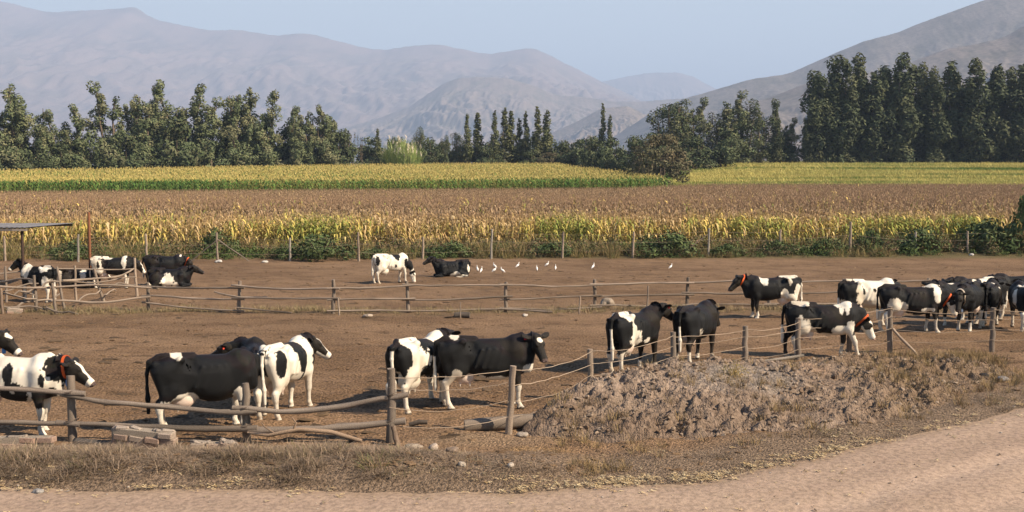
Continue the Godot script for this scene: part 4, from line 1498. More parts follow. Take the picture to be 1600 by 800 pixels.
func build_mountains() -> void:
	var rock := [Color(.26, .195, .175), Color(.165, .135, .12)]
	mountain("mountain_range", "high bare hazy mountain range filling the left of the skyline", 11500, [Vector2(-9500, 1250), Vector2(-8000, 1380), Vector2(-6690, 1460), Vector2(-5800, 1600), Vector2(-5040, 1640), Vector2(-4790, 1580), Vector2(-4600, 1530), Vector2(-4350, 1540), Vector2(-3910, 1560), Vector2(-3720, 1590), Vector2(-3530, 1460), Vector2(-3250, 1400), Vector2(-2970, 1350), Vector2(-2710, 1360), Vector2(-2340, 1300), Vector2(-2020, 1330), Vector2(-1770, 1260), Vector2(-1450, 1180), Vector2(-1260, 1160), Vector2(-1010, 1200), Vector2(-760, 1220), Vector2(-540, 1180), Vector2(-250, 1120), Vector2(0, 1150), Vector2(190, 1190), Vector2(350, 1120), Vector2(630, 980), Vector2(890, 850), Vector2(1200, 710), Vector2(1650, 460), Vector2(2600, 60)], 5200, 190, 1, rock)
	mountain("far_mountain", "palest far mountain in the gap of the skyline", 15500, [Vector2(-900, 600), Vector2(530, 960), Vector2(1190, 1145), Vector2(1490, 1205), Vector2(1790, 1260), Vector2(2220, 1270), Vector2(2430, 1210), Vector2(2610, 1105), Vector2(2910, 960), Vector2(3760, 785), Vector2(5200, 600)], 3200, 160, 2, rock)
	mountain("dome_hill", "rounded hazy hill in front of the range, in the middle", 7500, [Vector2(-2200, 10), Vector2(-1580, 120), Vector2(-1160, 240), Vector2(-870, 320), Vector2(-660, 400), Vector2(-450, 540), Vector2(-350, 580), Vector2(-210, 590), Vector2(-40, 580), Vector2(120, 540), Vector2(290, 470), Vector2(450, 460), Vector2(660, 430), Vector2(830, 430), Vector2(1080, 450), Vector2(1320, 400), Vector2(1660, 300), Vector2(2500, 60)], 1700, 100, 3, [Color(.225, .18, .155), Color(.135, .118, .095)])
	mountain("low_hill", "low folded hill behind the poplars and the thorn tree", 5200, [Vector2(-500, 5), Vector2(-120, 50), Vector2(60, 110), Vector2(200, 170), Vector2(290, 210), Vector2(400, 270), Vector2(520, 280), Vector2(600, 240), Vector2(690, 260), Vector2(800, 320), Vector2(890, 340), Vector2(1060, 300), Vector2(1380, 180), Vector2(1900, 20)], 900, 60, 4, [Color(.235, .185, .155), Color(.14, .118, .095)])
	mountain("right_mountain", "large brown mountain rising to the right edge", 4300, [Vector2(150, 10), Vector2(380, 120), Vector2(520, 210), Vector2(640, 260), Vector2(710, 280), Vector2(780, 300), Vector2(880, 330), Vector2(1020, 350), Vector2(1090, 380), Vector2(1180, 420), Vector2(1300, 470), Vector2(1420, 500), Vector2(1490, 530), Vector2(1600, 570), Vector2(1740, 620), Vector2(1880, 650), Vector2(2120, 740), Vector2(2470, 790), Vector2(3400, 880)], 1500, 42, 5, [Color(.185, .158, .142), Color(.115, .105, .09)])
	mountain("right_foothill", "nearer brown foothill behind the dark row of trees", 3000, [Vector2(120, 5), Vector2(350, 30), Vector2(460, 110), Vector2(580, 160), Vector2(680, 190), Vector2(780, 230), Vector2(880, 250), Vector2(970, 250), Vector2(1040, 280), Vector2(1120, 310), Vector2(1190, 320), Vector2(1270, 340), Vector2(1320, 370), Vector2(1450, 410), Vector2(1720, 470), Vector2(2400, 520)], 1100, 36, 6, [Color(.20, .165, .142), Color(.12, .105, .085)])

# ---------------------------------------------------------------- fences
const GREYWOOD := Color(.27, .215, .17)
const PALEWOOD := Color(.40, .31, .235)
const BROWNWOOD := Color(.23, .165, .12)

func post(f: Node3D, x: float, d: float, high: float, rad: float, col: Color, r: RandomNumberGenerator, lean := Vector2.ZERO) -> void:
	var s := Soup.new()
	var foot := Vector3(x, land(x, d) - .25, -d)
	var head := Vector3(x + lean.x, land(x, d) + high, -d - lean.y)
	var pts := []
	var rads := []
	for k in 7:
		var t := k / 6.0
		pts.append(foot.lerp(head, t) + Vector3(r.randf_range(-1, 1), 0, r.randf_range(-1, 1)) * rad * .22)
		rads.append(rad * lerpf(1.08, .9, t))
	pole(s, pts, rads, 9, col, r, .1)
	part("post", s.mesh(), mats.wood, f)

# a rail through points of x, d, height over the land
func rail(f: Node3D, pts: Array, r0: float, r1: float, col: Color, r: RandomNumberGenerator, called := "rail") -> void:
	var path := []
	var rads := []
	var n: int = pts.size()
	for k in n - 1:
		var p0: Vector3 = pts[maxi(k - 1, 0)]
		var p1: Vector3 = pts[k]
		var p2: Vector3 = pts[k + 1]
		var p3: Vector3 = pts[mini(k + 2, n - 1)]
		var steps := maxi(2, int((p2 - p1).length() / .3))
		for q in steps + (1 if k == n - 2 else 0):
			var t := float(q) / steps
			var p := p1.cubic_interpolate(p2, p0, p3, t)
			path.append(Vector3(p.x, land(p.x, p.y) + p.z, -p.y) + Vector3(0, r.randf_range(-1, 1), r.randf_range(-1, 1)) * r0 * .22)
			rads.append(lerpf(r0, r1, (k + t) / (n - 1)) * .92 * r.randf_range(.86, 1.16))
	var s := Soup.new()
	pole(s, path, rads, 9, col, r, .15, .24)
	part(called, s.mesh(), mats.wood, f)

func wire(f: Node3D, a: Vector3, b: Vector3, sag: float, rad: float, r: RandomNumberGenerator) -> void:
	var s := Soup.new()
	var pts := []
	var rads := []
	for k in 13:
		var t := k / 12.0
		var p := a.lerp(b, t)
		pts.append(Vector3(p.x, land(p.x, p.y) + p.z - sag * 4.0 * t * (1.0 - t), -p.y) + Vector3(0, r.randf_range(-1, 1), r.randf_range(-1, 1)) * .012)
		rads.append(rad)
	pole(s, pts, rads, 5, Color(.33, .25, .18), r, .05)
	part("wire", s.mesh(), mats.wire, f)

func build_near_fence() -> void:
	var r := rng(61)
	var f := thing("rail_fence", "near weathered fence of bent wooden rails at the left front of the yard", "fence")
	post(f, -10.35, 19.32, 1.1, .075, GREYWOOD, r)
	post(f, -7.47, 19.32, 1.13, .075, GREYWOOD, r, Vector2(-.02, 0))
	post(f, -4.52, 19.32, 1.0, .07, GREYWOOD, r, Vector2(.0, .02))
	post(f, -2.07, 19.2, 1.28, .075, GREYWOOD, r, Vector2(.04, 0))
	var dd := 19.19
	var v := func(a: Array) -> Array:
		var o := []
		for p in a: o.append(Vector3(p[0], dd, p[1]))
		return o
	rail(f, v.call([[-10.5, .97], [-9.5, .94], [-8.6, .94], [-7.75, .89], [-7.2, .84]]), .042, .048, GREYWOOD, r)
	rail(f, v.call([[-7.62, .84], [-7.2, .76], [-6.8, .70], [-5.8, .62], [-4.95, .545], [-4.3, .545]]), .042, .05, GREYWOOD, r)
	dd = 19.44
	rail(f, v.call([[-4.72, .60], [-4.4, .585], [-3.95, .54], [-3.4, .57], [-2.8, .64], [-2.2, .77], [-1.75, .83]]), .046, .055, GREYWOOD, r)
	dd = 19.19
	rail(f, v.call([[-10.5, .44], [-9.3, .40], [-8.6, .36], [-7.9, .35], [-7.3, .33]]), .045, .05, GREYWOOD, r)
	rail(f, v.call([[-7.7, .36], [-7.0, .32], [-6.0, .27], [-5.2, .25], [-4.3, .25]]), .05, .055, GREYWOOD, r)
	dd = 19.43
	rail(f, v.call([[-4.75, .24], [-4.2, .23], [-3.2, .25], [-2.6, .30], [-1.8, .37]]), .055, .06, GREYWOOD, r)
	# loops of wire that tie the rails to the posts
	for q in [[-7.47, 19.3, .83], [-7.47, 19.3, .34], [-4.52, 19.32, .56], [-4.52, 19.32, .245], [-2.05, 19.3, .79], [-2.06, 19.3, .34]]:
		var s := Soup.new()
		for turn in 2:
			var pts := []
			for k in 13:
				var a := TAU * k / 12
				pts.append(Vector3(q[0] + cos(a) * .095, land(q[0], q[1]) + q[2] + sin(a * 1.0 + turn) * .055 + .02 * turn, -q[1] + sin(a) * .19))
			pole(s, pts, [.006, .006, .006, .006, .006, .006, .006, .006, .006, .006, .006, .006, .006], 5, Color(.10, .075, .06), r)
		part("wire_tie", s.mesh(), mats.wire, f)
	post(f, -1.86, 18.9, .34, .05, BROWNWOOD, r, Vector2(-.12, .1))

func build_near_wire_fence() -> void:
	var r := rng(62)
	var f := thing("wire_fence", "slack wire fence on rough posts behind the earth mound", "fence")
	var posts := [[-2.07, 19.2, 1.25], [-.08, 19.9, 1.2, .10], [1.57, 22.66, 1.06, -.02], [3.53, 25.1, 1.05, .02], [5.41, 26.56, .98, .02], [6.99, 27.88, 1.02, -.02], [8.42, 28.58, 1.15, .06], [9.7, 29.3, 1.18, -.01], [12.44, 29.58, 1.12, .0], [15.6, 30.2, 1.1, .0]]
	for k in posts.size():
		var p: Array = posts[k]
		if k > 0: post(f, p[0], p[1], p[2], .062 if k < 3 else .068, PALEWOOD if k in [1, 2] else GREYWOOD, r, Vector2(p[3], 0))
		if k < posts.size() - 1:
			var q: Array = posts[k + 1]
			for w in 4:
				var h: float = [.96, .76, .52, .26][w]
				wire(f, Vector3(p[0], p[1] - .07, p[2] * h * r.randf_range(.93, 1.03)), Vector3(q[0], q[1] - .07, q[2] * h * r.randf_range(.93, 1.03)), r.randf_range(.02, .16 if k < 2 else .10), .0055, r)
	var s := Soup.new()
	stick(s, Vector3(10.35, land(10.35, 29.0) - .1, -29.0), Vector3(9.72, land(9.7, 29.2) + .62, -29.2), .035, .035, PALEWOOD, r, .02)
	part("brace", s.mesh(), mats.wood, f)
	post(f, 2.03, 23.7, .52, .022, GREYWOOD, r)

func build_middle_fence() -> void:
	var r := rng(63)
	var f := thing("rail_fence", "long three-rail fence of thin grey poles across the middle of the yard", "fence")
	var posts := [[-12.93, 40.72, 1.0], [-9.57, 40.0, 1.1], [-6.14, 39.3, 1.2], [-3.62, 40.0, 1.1], [-.23, 40.24, 1.05], [2.99, 41.2, 1.08], [6.4, 41.96, 1.1], [9.5, 42.3, 1.0], [12.4, 42.6, 1.0], [15.6, 43.0, 1.0], [19.4, 43.6, 1.0]]
	for k in posts.size():
		var p: Array = posts[k]
		post(f, p[0], p[1], p[2], .062, GREYWOOD, r, Vector2(r.randf_range(-.08, .08), 0))
	for k in posts.size() - 1:
		var p: Array = posts[k]
		var q: Array = posts[k + 1]
		for w in 3:
			if k == 1 and w == 0: continue
			var h: float = [.10, .50, .92][w]
			var a := Vector3(p[0] - .2, p[1] - .10, h + r.randf_range(-.07, .07))
			var b := Vector3(q[0] + .25, q[1] - .10, h + r.randf_range(-.07, .07))
			if k == 0 and w == 0: a.z = .3
			var m := a.lerp(b, .5) + Vector3(0, 0, r.randf_range(-.09, .05))
			rail(f, [a, a.lerp(m, .5) + Vector3(0, 0, r.randf_range(-.03, .03)), m, b], r.randf_range(.03, .042), r.randf_range(.03, .042), GREYWOOD.lerp(PALEWOOD, r.randf_range(.1, .6)), r)
	rail(f, [Vector3(-9.6, 39.9, .17), Vector3(-8.6, 39.7, .10), Vector3(-7.6, 39.5, .03)], .03, .03, GREYWOOD, r)
	rail(f, [Vector3(-10.4, 40.0, .72), Vector3(-9.5, 39.85, .55), Vector3(-8.5, 39.8, .55)], .03, .03, GREYWOOD, r)
	rail(f, [Vector3(-.5, 40.0, .13), Vector3(.3, 40.0, .08), Vector3(1.4, 39.9, .02)], .035, .04, GREYWOOD, r)
	post(f, -5.85, 38.9, .6, .03, PALEWOOD, r, Vector2(-.06, 0))
	post(f, 2.3, 39.3, .62, .03, PALEWOOD, r, Vector2(.04, 0))
	post(f, 4.85, 41.1, .85, .03, GREYWOOD, r, Vector2(.03, 0))
	post(f, -1.7, 37.8, .55, .02, PALEWOOD, r)

func build_stick_pen() -> void:
	var r := rng(64)
	var f := thing("stick_fence", "ramshackle pen fence of crooked poles and branches at the far left", "fence")
	# x, height, d at both ends, radius
	for q in [[-17.49, .91, 39.2, -17.43, -.2, 39.2, .055], [-16.8, 1.28, 40.3, -16.75, -.2, 40.3, .06], [-15.89, 1.06, 39.6, -15.75, -.2, 39.6, .05], [-16.1, 1.56, 40.6, -15.83, -.2, 40.6, .05], [-16.17, 1.27, 44.4, -15.78, -.2, 44.4, .06], [-15.45, 1.57, 47.0, -15.38, -.2, 47.0, .055], [-19.43, 1.39, 44.0, -19.43, -.2, 44.0, .05], [-17.14, 1.36, 45.0, -17.12, -.2, 45.0, .05]]:
		var s := Soup.new()
		stick(s, Vector3(q[3], land(q[3], q[5]) + q[4], -q[5]), Vector3(q[0], land(q[0], q[2]) + q[1], -q[2]), q[6] * 1.05, q[6] * .9, [GREYWOOD, PALEWOOD, BROWNWOOD][r.randi() % 3], r, .03)
		part("post", s.mesh(), mats.wood, f)
	for q in [[-20.37, 1.07, 44.0, -15.48, 1.13, 46.8, .03], [-19.22, 1.03, 42.0, -16.91, 1.09, 40.5, .035], [-16.17, 1.03, 40.7, -15.35, .79, 46.8, .03], [-17.99, .99, 39.3, -12.51, .79, 40.6, .04], [-16.09, .41, 39.7, -12.78, .5, 40.5, .04], [-18.0, .66, 39.3, -16.65, .46, 40.1, .035], [-17.97, .41, 39.2, -16.14, .09, 39.8, .035], [-16.08, .22, 39.5, -14.87, .01, 39.2, .035], [-17.38, .61, 40.0, -16.75, .84, 40.2, .035], [-16.75, .84, 40.2, -16.0, 1.04, 40.5, .035], [-17.32, .13, 39.6, -16.76, .36, 40.2, .035], [-17.43, .51, 40.4, -16.75, .59, 40.2, .03], [-16.73, .38, 40.3, -16.08, .62, 41.0, .035], [-15.73, .25, 41.5, -15.82, .46, 44.0, .03], [-15.66, .31, 44.0, -15.56, .38, 45.0, .03], [-18.55, .66, 41.0, -17.35, .87, 42.0, .03], [-15.58, .58, 44.3, -15.36, .48, 46.8, .03]]:
		var s := Soup.new()
		stick(s, Vector3(q[0], land(q[0], q[2]) + q[1], -q[2]), Vector3(q[3], land(q[3], q[5]) + q[4], -q[5]), q[6] * 1.1, q[6] * .9, GREYWOOD.lerp(PALEWOOD, r.randf()), r, .12)
		part("rail", s.mesh(), mats.wood, f)
	rail(f, [Vector3(-16.0, 40.8, 1.05), Vector3(-15.42, 42.5, 1.02), Vector3(-15.27, 44.5, .97), Vector3(-15.37, 46.8, 1.16)], .045, .035, PALEWOOD, r, "branch")

func build_far_fence() -> void:
	var r := rng(65)
	var f := thing("wire_fence", "far wire fence on grey posts along the edge of the dry maize", "fence")
	var posts := [[-40.5, 73.6, 1.6], [-36.5, 73.6, 1.6], [-32.5, 73.62, 1.6], [-27.6, 73.0, 1.75], [-23.4, 73.62, 1.75], [-18.8, 73.4, 1.85], [-14.2, 73.4, 1.5], [-9.78, 73.5, 1.85], [-5.82, 74.9, 1.45], [-1.39, 75.4, 1.95], [3.31, 75.8, 1.75], [7.97, 76.0, 1.75], [13.15, 77.0, 1.9], [18.36, 78.6, 1.7], [23.24, 79.0, 2.2], [27.78, 79.1, 1.5], [31.54, 79.5, 1.5], [36.2, 80.2, 1.6], [41.0, 80.6, 1.6]]
	for k in posts.size():
		var p: Array = posts[k]
		post(f, p[0], p[1], p[2], .075 if k != 14 else .09, PALEWOOD if k % 3 else Color(.42, .37, .31), r, Vector2(r.randf_range(-.09, .09), 0))
		if k < posts.size() - 1:
			var q: Array = posts[k + 1]
			for w in 3: wire(f, Vector3(p[0], p[1] - .08, p[2] * [.9, .6, .3][w]), Vector3(q[0], q[1] - .08, q[2] * [.9, .6, .3][w]), .05, .005, r)
	for b in [[-20.6, 73.2, -18.85, 73.35, 1.35], [-16.6, 73.2, -18.75, 73.35, 1.4], [10.9, 76.6, 13.1, 76.95, 1.5]]:
		var s := Soup.new()
		stick(s, Vector3(b[0], land(b[0], b[1]) - .1, -b[1]), Vector3(b[2], land(b[2], b[3]) + b[4], -b[3]), .032, .03, GREYWOOD, r, .03)
		part("brace", s.mesh(), mats.wood, f)

# ---------------------------------------------------------------- small things
func stone(label: String, at: Vector3, size: Vector3, col: Color, s: int, called := "stone") -> void:
	var r := rng(s)
	var f := Field.new()
	f.start(-size * 1.5 - Vector3.ONE * .02, size * 1.5 + Vector3.ONE * .02, maxf(size.x, size.z) * .13)
	for k in 6: f.ball(Vector3(r.randf_range(-.4, .4), r.randf_range(-.25, .25), r.randf_range(-.4, .4)) * size, size * Vector3(r.randf_range(.55, .8), r.randf_range(.55, .8), r.randf_range(.55, .8)), size.y * .2, Basis(Vector3.UP, r.randf() * TAU) * Basis(Vector3.RIGHT, r.randfn(0, .3)))
	var st := Soup.new()
	f.mesh(st, Transform3D.IDENTITY, PackedVector3Array())
	for q in st.v.size():
		var c := col * (1.0 + .35 * noise_fine.get_noise_3d(st.v[q].x * 300.0, st.v[q].y * 300.0, st.v[q].z * 300.0 + s))
		st.c[q] = c
	var o := part(numbered(called), st.mesh(), mats.stone, self, at)
	tag(o, label, called.replace("_", " "))

func masonry(label: String, at: Vector3, turn: float, cols: int, courses: int, tilt: float, s: int, brick := Vector3(.125, .045, .075)) -> void:
	var r := rng(s)
	var o := thing("broken_wall_piece", label, "masonry", at, turn)
	o.rotation.x = tilt
	o.rotation.z = -.6 * tilt
	var core := Soup.new()
	core.box(Vector3(0, brick.y * courses, 0), Vector3(brick.x * cols * .97, brick.y * courses * .97, brick.z * .9), Basis.IDENTITY, Color(.40, .33, .26), .05)
	for k in 5: core.box(Vector3(r.randf_range(-.8, .8) * brick.x * cols, brick.y * courses * 2.0, r.randf_range(-.4, .4) * brick.z), Vector3(r.randf_range(.06, .14), .018, brick.z * .55), Basis(Vector3.UP, r.randfn(0, .3)) * Basis(Vector3.BACK, r.randfn(0, .12)), Color(.44, .36, .29) * r.randf_range(.85, 1.1), .3)
	part("mortar", core.mesh(), mats.stone, o)
	for j in courses:
		for i in cols:
			if r.randf() < .22: continue
			var b := Soup.new()
			var shift := (.5 if j % 2 else 0.0) * brick.x
			var col: Color = Color(.42, .26, .19).lerp(Color(.50, .40, .32), r.randf()) * r.randf_range(.85, 1.1)
			b.box(Vector3((i - (cols - 1) * .5) * brick.x * 2.0 + shift * .6 + r.randfn(0, .008), (j * 2 + 1) * brick.y + r.randfn(0, .004), .012 + r.randfn(0, .014)), Vector3(brick.x * .93, brick.y * .86, brick.z), Basis(Vector3.UP, r.randfn(0, .07)) * Basis(Vector3.BACK, r.randfn(0, .04)), col, .14)
			part("brick", b.mesh(), mats.stone, o)

func build_small_things() -> void:
	var r := rng(66)
	masonry("tilted chunk of broken brick wall lying between the two near rail posts", Vector3(-6.15, ground(-6.15, 18.95) + .03, -18.95), -.10, 4, 3, .12, 1, Vector3(.135, .05, .09))
	masonry("low remains of a brick wall at the left edge below the rails", Vector3(-8.4, ground(-8.4, 18.9) - .0, -18.9), .03, 5, 2, .0, 2, Vector3(.15, .05, .09))
	masonry("two-brick fragment lying left of the middle near rail post", Vector3(-5.12, ground(-5.12, 18.95) - .01, -18.95), .15, 2, 1, .1, 3)
	masonry("single pinkish brick lump beside the middle near rail post", Vector3(-4.72, ground(-4.72, 18.9) - .02, -18.9), -.3, 1, 1, .2, 4)
	masonry("reddish brick fragment half sunk by the weeds under the left rail post", Vector3(-7.32, ground(-7.32, 18.75) - .05, -18.75), .25, 2, 1, .15, 6)
	masonry("heap of orange bricks at the foot of the stick pen", Vector3(-17.15, ground(-17.15, 39.4), -39.4), .5, 2, 2, .2, 5)
	var board := Soup.new()
	board.box(Vector3.ZERO, Vector3(.38, .03, .09), Basis.IDENTITY, Color(.13, .11, .095), .1)
	var bo := part(numbered("board"), board.mesh(), mats.wood, self, Vector3(-6.98, ground(-6.98, 19.05) + .05, -19.05))
	bo.rotation = Vector3(.1, .1, -.12)
	tag(bo, "dark weathered board lying between the left rail post and the brick chunk", "board")
	# the fat log by the pale wire-fence post
	var s := Soup.new()
	pole(s, [Vector3(-.72, .10, .12), Vector3(-.45, .12, .08), Vector3(-.1, .13, .02), Vector3(.25, .15, -.05), Vector3(.62, .16, -.12)], [.105, .115, .12, .125, .12], 14, Color(.30, .235, .18), r, .03, .12)
	var lg := part(numbered("log"), s.mesh(), mats.wood, self, on_ground(-.12, 20.25, -.02))
	tag(lg, "thick grey log lying behind the pale leaning post", "log")
	s = Soup.new()
	pole(s, [Vector3(-.26, .08, 0), Vector3(0, .09, 0), Vector3(.26, .08, .03)], [.10, .105, .095], 12, Color(.14, .115, .095), r, .05)
	lg = part(numbered("log"), s.mesh(), mats.wood, self, on_ground(-1.66, 38.0))
	tag(lg, "short dark log lying in front of the middle rail fence", "log")
	# the fallen branch in the weeds
	s = Soup.new()
	pole(s, [Vector3(-.85, .30, 0), Vector3(-.5, .27, .05), Vector3(0, .36, .02), Vector3(.5, .30, -.05), Vector3(1.0, .15, -.05)], [.018, .03, .035, .04, .035], 7, Color(.36, .25, .17), r)
	pole(s, [Vector3(-.1, .35, .02), Vector3(-.05, .47, .04), Vector3(-.12, .55, .0)], [.018, .014, .008], 6, Color(.36, .25, .17), r)
	pole(s, [Vector3(-.4, .3, .04), Vector3(-.55, .42, .1), Vector3(-.6, .5, .12)], [.014, .01, .006], 6, Color(.34, .24, .17), r)
	lg = part(numbered("branch"), s.mesh(), mats.wood, self, on_ground(-3.45, 18.45))
	tag(lg, "forked brown branch lying across the weeds right of the middle near rail post", "branch")
	s = Soup.new()
	pole(s, [Vector3(-.42, .0, 0), Vector3(0, .06, .03), Vector3(.42, .12, 0)], [.03, .035, .03], 7, Color(.50, .42, .33), r)
	lg = part(numbered("branch"), s.mesh(), mats.wood, self, Vector3(5.95, top(5.95, 24.9) + .05, -24.9))
	tag(lg, "pale stick lying on top of the earth mound", "branch")
	s = Soup.new()
	pole(s, [Vector3(-.12, .04, 0), Vector3(.05, .10, .02), Vector3(.2, .09, 0)], [.04, .05, .04], 7, Color(.12, .095, .075), r)
	lg = part(numbered("branch"), s.mesh(), mats.wood, self, on_ground(-1.72, 20.4))
	tag(lg, "dark stub of wood lying right of the last near rail post", "branch")
	var list := [["grey stone lying on the road at the lower left", -6.77, 16.16, Vector3(.10, .06, .08), Color(.36, .33, .30)], ["squarish pale stone at the road edge, near the middle", -.75, 17.1, Vector3(.075, .05, .06), Color(.50, .42, .33)], ["smaller pale stone at the road edge, right of the squarish one", -.02, 17.0, Vector3(.055, .05, .05), Color(.52, .44, .36)], ["long pale stone at the foot of the last near rail post", -1.62, 18.35, Vector3(.2, .09, .11), Color(.38, .31, .24)], ["upright pale stone beside the long one near the last rail post", -1.27, 18.38, Vector3(.08, .10, .08), Color(.46, .37, .30)], ["dark stone in the weeds below the upright pale stone", -.95, 17.9, Vector3(.12, .06, .08), Color(.27, .20, .15)], ["big pale rock behind the middle rail fence", 3.56, 42.6, Vector3(.34, .22, .25), Color(.36, .29, .22)], ["flat pale stone before the middle rail fence, left", -4.84, 38.3, Vector3(.2, .08, .12), Color(.46, .37, .29)], ["white lump on the ground under the braced post at the far left", -18.5, 72.4, Vector3(.28, .12, .2), Color(.60, .56, .50)], ["white lump by the large dark shrub", -15.6, 72.4, Vector3(.24, .11, .18), Color(.58, .54, .48)], ["white lump left of the biggest dark shrub on the right", 31.2, 78.0, Vector3(.2, .1, .15), Color(.62, .57, .52)], ["pale stone lying left of the pale fence post's foot", .18, 19.75, Vector3(.12, .06, .09), Color(.42, .35, .28)], ["pale broken stones by the post left of the mound", 1.25, 22.5, Vector3(.13, .07, .1), Color(.45, .38, .31)], ["big clod at the top left of the mound", 2.45, 23.0, Vector3(.17, .10, .12), Color(.36, .28, .21)], ["small white stone before the middle rail fence, right of the dark log", .45, 38.6, Vector3(.09, .06, .08), Color(.6, .53, .45)]]
	for k in list.size():
		var a: Array = list[k]
		stone(a[0], Vector3(a[1], top(a[1], a[2]) + a[3].y * .45, -a[2]), a[3], a[4], 300 + k)
	# rubbish
	stone("crumpled black plastic bag on the ground right of the mound", Vector3(10.5, top(10.5, 25.4) + .05, -25.4), Vector3(.16, .08, .10), Color(.03, .03, .033), 340, "plastic_bag")
	stone("grey plastic bag lying below the black one", Vector3(10.75, top(10.75, 24.9) + .05, -24.9), Vector3(.16, .07, .1), Color(.34, .33, .33), 341, "plastic_bag")
	var bk := thing("bucket", "small black bucket on the ground behind the mound", "bucket", on_ground(2.9, 24.2))
	s = Soup.new()
	pole(s, [Vector3(0, 0, 0), Vector3(0, .10, 0), Vector3(0, .21, 0)], [.085, .095, .105], 14, Color(.02, .02, .022), r, .0, .05)
	part("bucket_body", s.mesh(), mats.plastic, bk)
	s = Soup.new()
	pole(s, [Vector3(0, .195, 0), Vector3(0, .215, 0)], [.113, .113], 14, Color(.03, .03, .032), r, .0, .05)
	part("rim", s.mesh(), mats.plastic, bk)
	# flat shelter roof over the left pen
	var sh := thing("shelter", "flat grey sheet roof of a cattle shelter at the far left", "shelter")
	var y0 := land(-19, 45) + 2.9
	s = Soup.new()
	for k in 8:
		# corrugated sheets side by side, falling away from the near edge
		var xa := -28.0 + 1.17 * k
		s = Soup.new()
		for q in 12:
			var t0 := q / 12.0
			var t1 := (q + 1) / 12.0
			for e in 2:
				var a := Vector3(lerpf(xa, xa + 1.2, t0), y0 + .008 * cos(q * PI) - e * .03, -44.2)
				var b := Vector3(lerpf(xa, xa + 1.2, t1), y0 + .008 * cos((q + 1) * PI) - e * .03, -44.2)
				var off := Vector3(-2.3, -.36, -11.0)
				s.quad(a, b, b + off, a + off, Color(.22, .205, .20), Color(.22, .205, .20))
		part("roof_sheet", s.mesh(), mats.tin, sh)
	s = Soup.new()
	s.box(Vector3(-23.3, y0 - .09, -44.25), Vector3(4.65, .05, .04), Basis.IDENTITY, Color(.22, .19, .17))
	part("beam", s.mesh(), mats.rust, sh)
	s = Soup.new()
	s.box(Vector3(-25.7, y0 - .45, -55.1), Vector3(4.65, .05, .04), Basis.IDENTITY, Color(.22, .19, .17))
	part("beam", s.mesh(), mats.rust, sh)
	for q in [[-19.0, 44.6, y0 - .1, .055, Color(.085, .055, .042)], [-27.6, 44.6, y0 - .1, .055, Color(.085, .055, .042)], [-20.95, 57.0, y0 + .1, .07, Color(.27, .115, .06)], [-27.6, 55.2, y0 - .44, .06, Color(.20, .10, .06)]]:
		s = Soup.new()
		pole(s, [Vector3(q[0], land(q[0], q[1]) - .2, -q[1]), Vector3(q[0], (land(q[0], q[1]) + q[2]) * .5, -q[1]), Vector3(q[0], q[2], -q[1])], [q[3], q[3], q[3]], 10, q[4], r, .02, .1)
		part("pole", s.mesh(), mats.rust, sh)

func build_egrets() -> void:
	var f := Field.new()
	f.start(Vector3(-.26, -.02, -.1), Vector3(.26, .56, .1), .012)
	f.ball(Vector3(-.02, .27, 0), Vector3(.15, .078, .068), .02, Basis(Vector3.BACK, .55))
	f.limb(Vector3(-.10, .22, 0), Vector3(-.20, .14, 0), .045, .02, .03)
	f.limb(Vector3(.07, .34, 0), Vector3(.10, .42, 0), .036, .022, .03)
	f.limb(Vector3(.10, .42, 0), Vector3(.085, .48, 0), .022, .02, .02)
	f.limb(Vector3(.085, .485, 0), Vector3(.13, .49, 0), .03, .02, .015)
	var st := Soup.new()
	f.mesh(st, Transform3D.IDENTITY, PackedVector3Array())
	for q in st.v.size(): st.c[q] = Color(.80, .78, .74)
	var body := st.mesh()
	var r := rng(8)
	var b := Soup.new()
	pole(b, [Vector3(.14, .49, 0), Vector3(.215, .475, 0)], [.012, .003], 6, Color(.55, .38, .10), r, .0)
	var beak := b.mesh()
	var legs := []
	for e in [-1.0, 1.0]:
		var l := Soup.new()
		pole(l, [Vector3(-.01, .22, e * .03), Vector3(-.03, .11, e * .03), Vector3(0, -.01, e * .03)], [.014, .008, .008], 5, Color(.10, .09, .06), r)
		pole(l, [Vector3(0, .005, e * .03), Vector3(.06, .004, e * .03)], [.009, .005], 5, Color(.10, .09, .06), r)
		legs.append(l.mesh())
	var list := [[-1.89, 62.6, 1.9, "first egret from the left, beside the lying cow's back"], [-1.66, 62.0, 1.2, "second egret from the left, close by the first"], [-.99, 65.5, 2.6, "farther egret of the close pair right of the lying cow"], [-.95, 62.1, .3, "nearer egret of the close pair right of the lying cow"], [-.52, 62.0, 2.9, "fifth egret from the left, just right of the close pair"], [.34, 66.8, .6, "egret alone midway along the row, sixth from the left"], [1.37, 63.2, 1.7, "seventh egret from the left, left one of the loose three"], [2.07, 67.4, .2, "eighth egret from the left, farthest of the loose three"], [2.42, 63.8, 1.5, "ninth egret from the left, right one of the loose three"], [4.64, 65.6, .9, "white egret standing alone, second from the right"], [8.98, 64.9, .5, "white egret standing alone at the right end of the row"]]
	var first: Node3D
	for k in list.size():
		var a: Array = list[k]
		var o: Node3D
		if k == 0:
			o = thing("egret", a[3], "egret")
			part("body", body, mats.feather, o)
			part("beak", beak, mats.feather, o)
			for l in legs: part("leg", l, mats.feather, o)
			first = o
		else:
			o = first.duplicate()
			o.name = numbered("egret")
			add_child(o)
		tag(o, "white " + a[3].trim_prefix("white "), "egret", "egrets in the far yard")
		o.position = on_ground(a[0], a[1], -.01)
		o.rotation.y = a[2]
		o.scale = Vector3.ONE * r.randf_range(.66, .8)

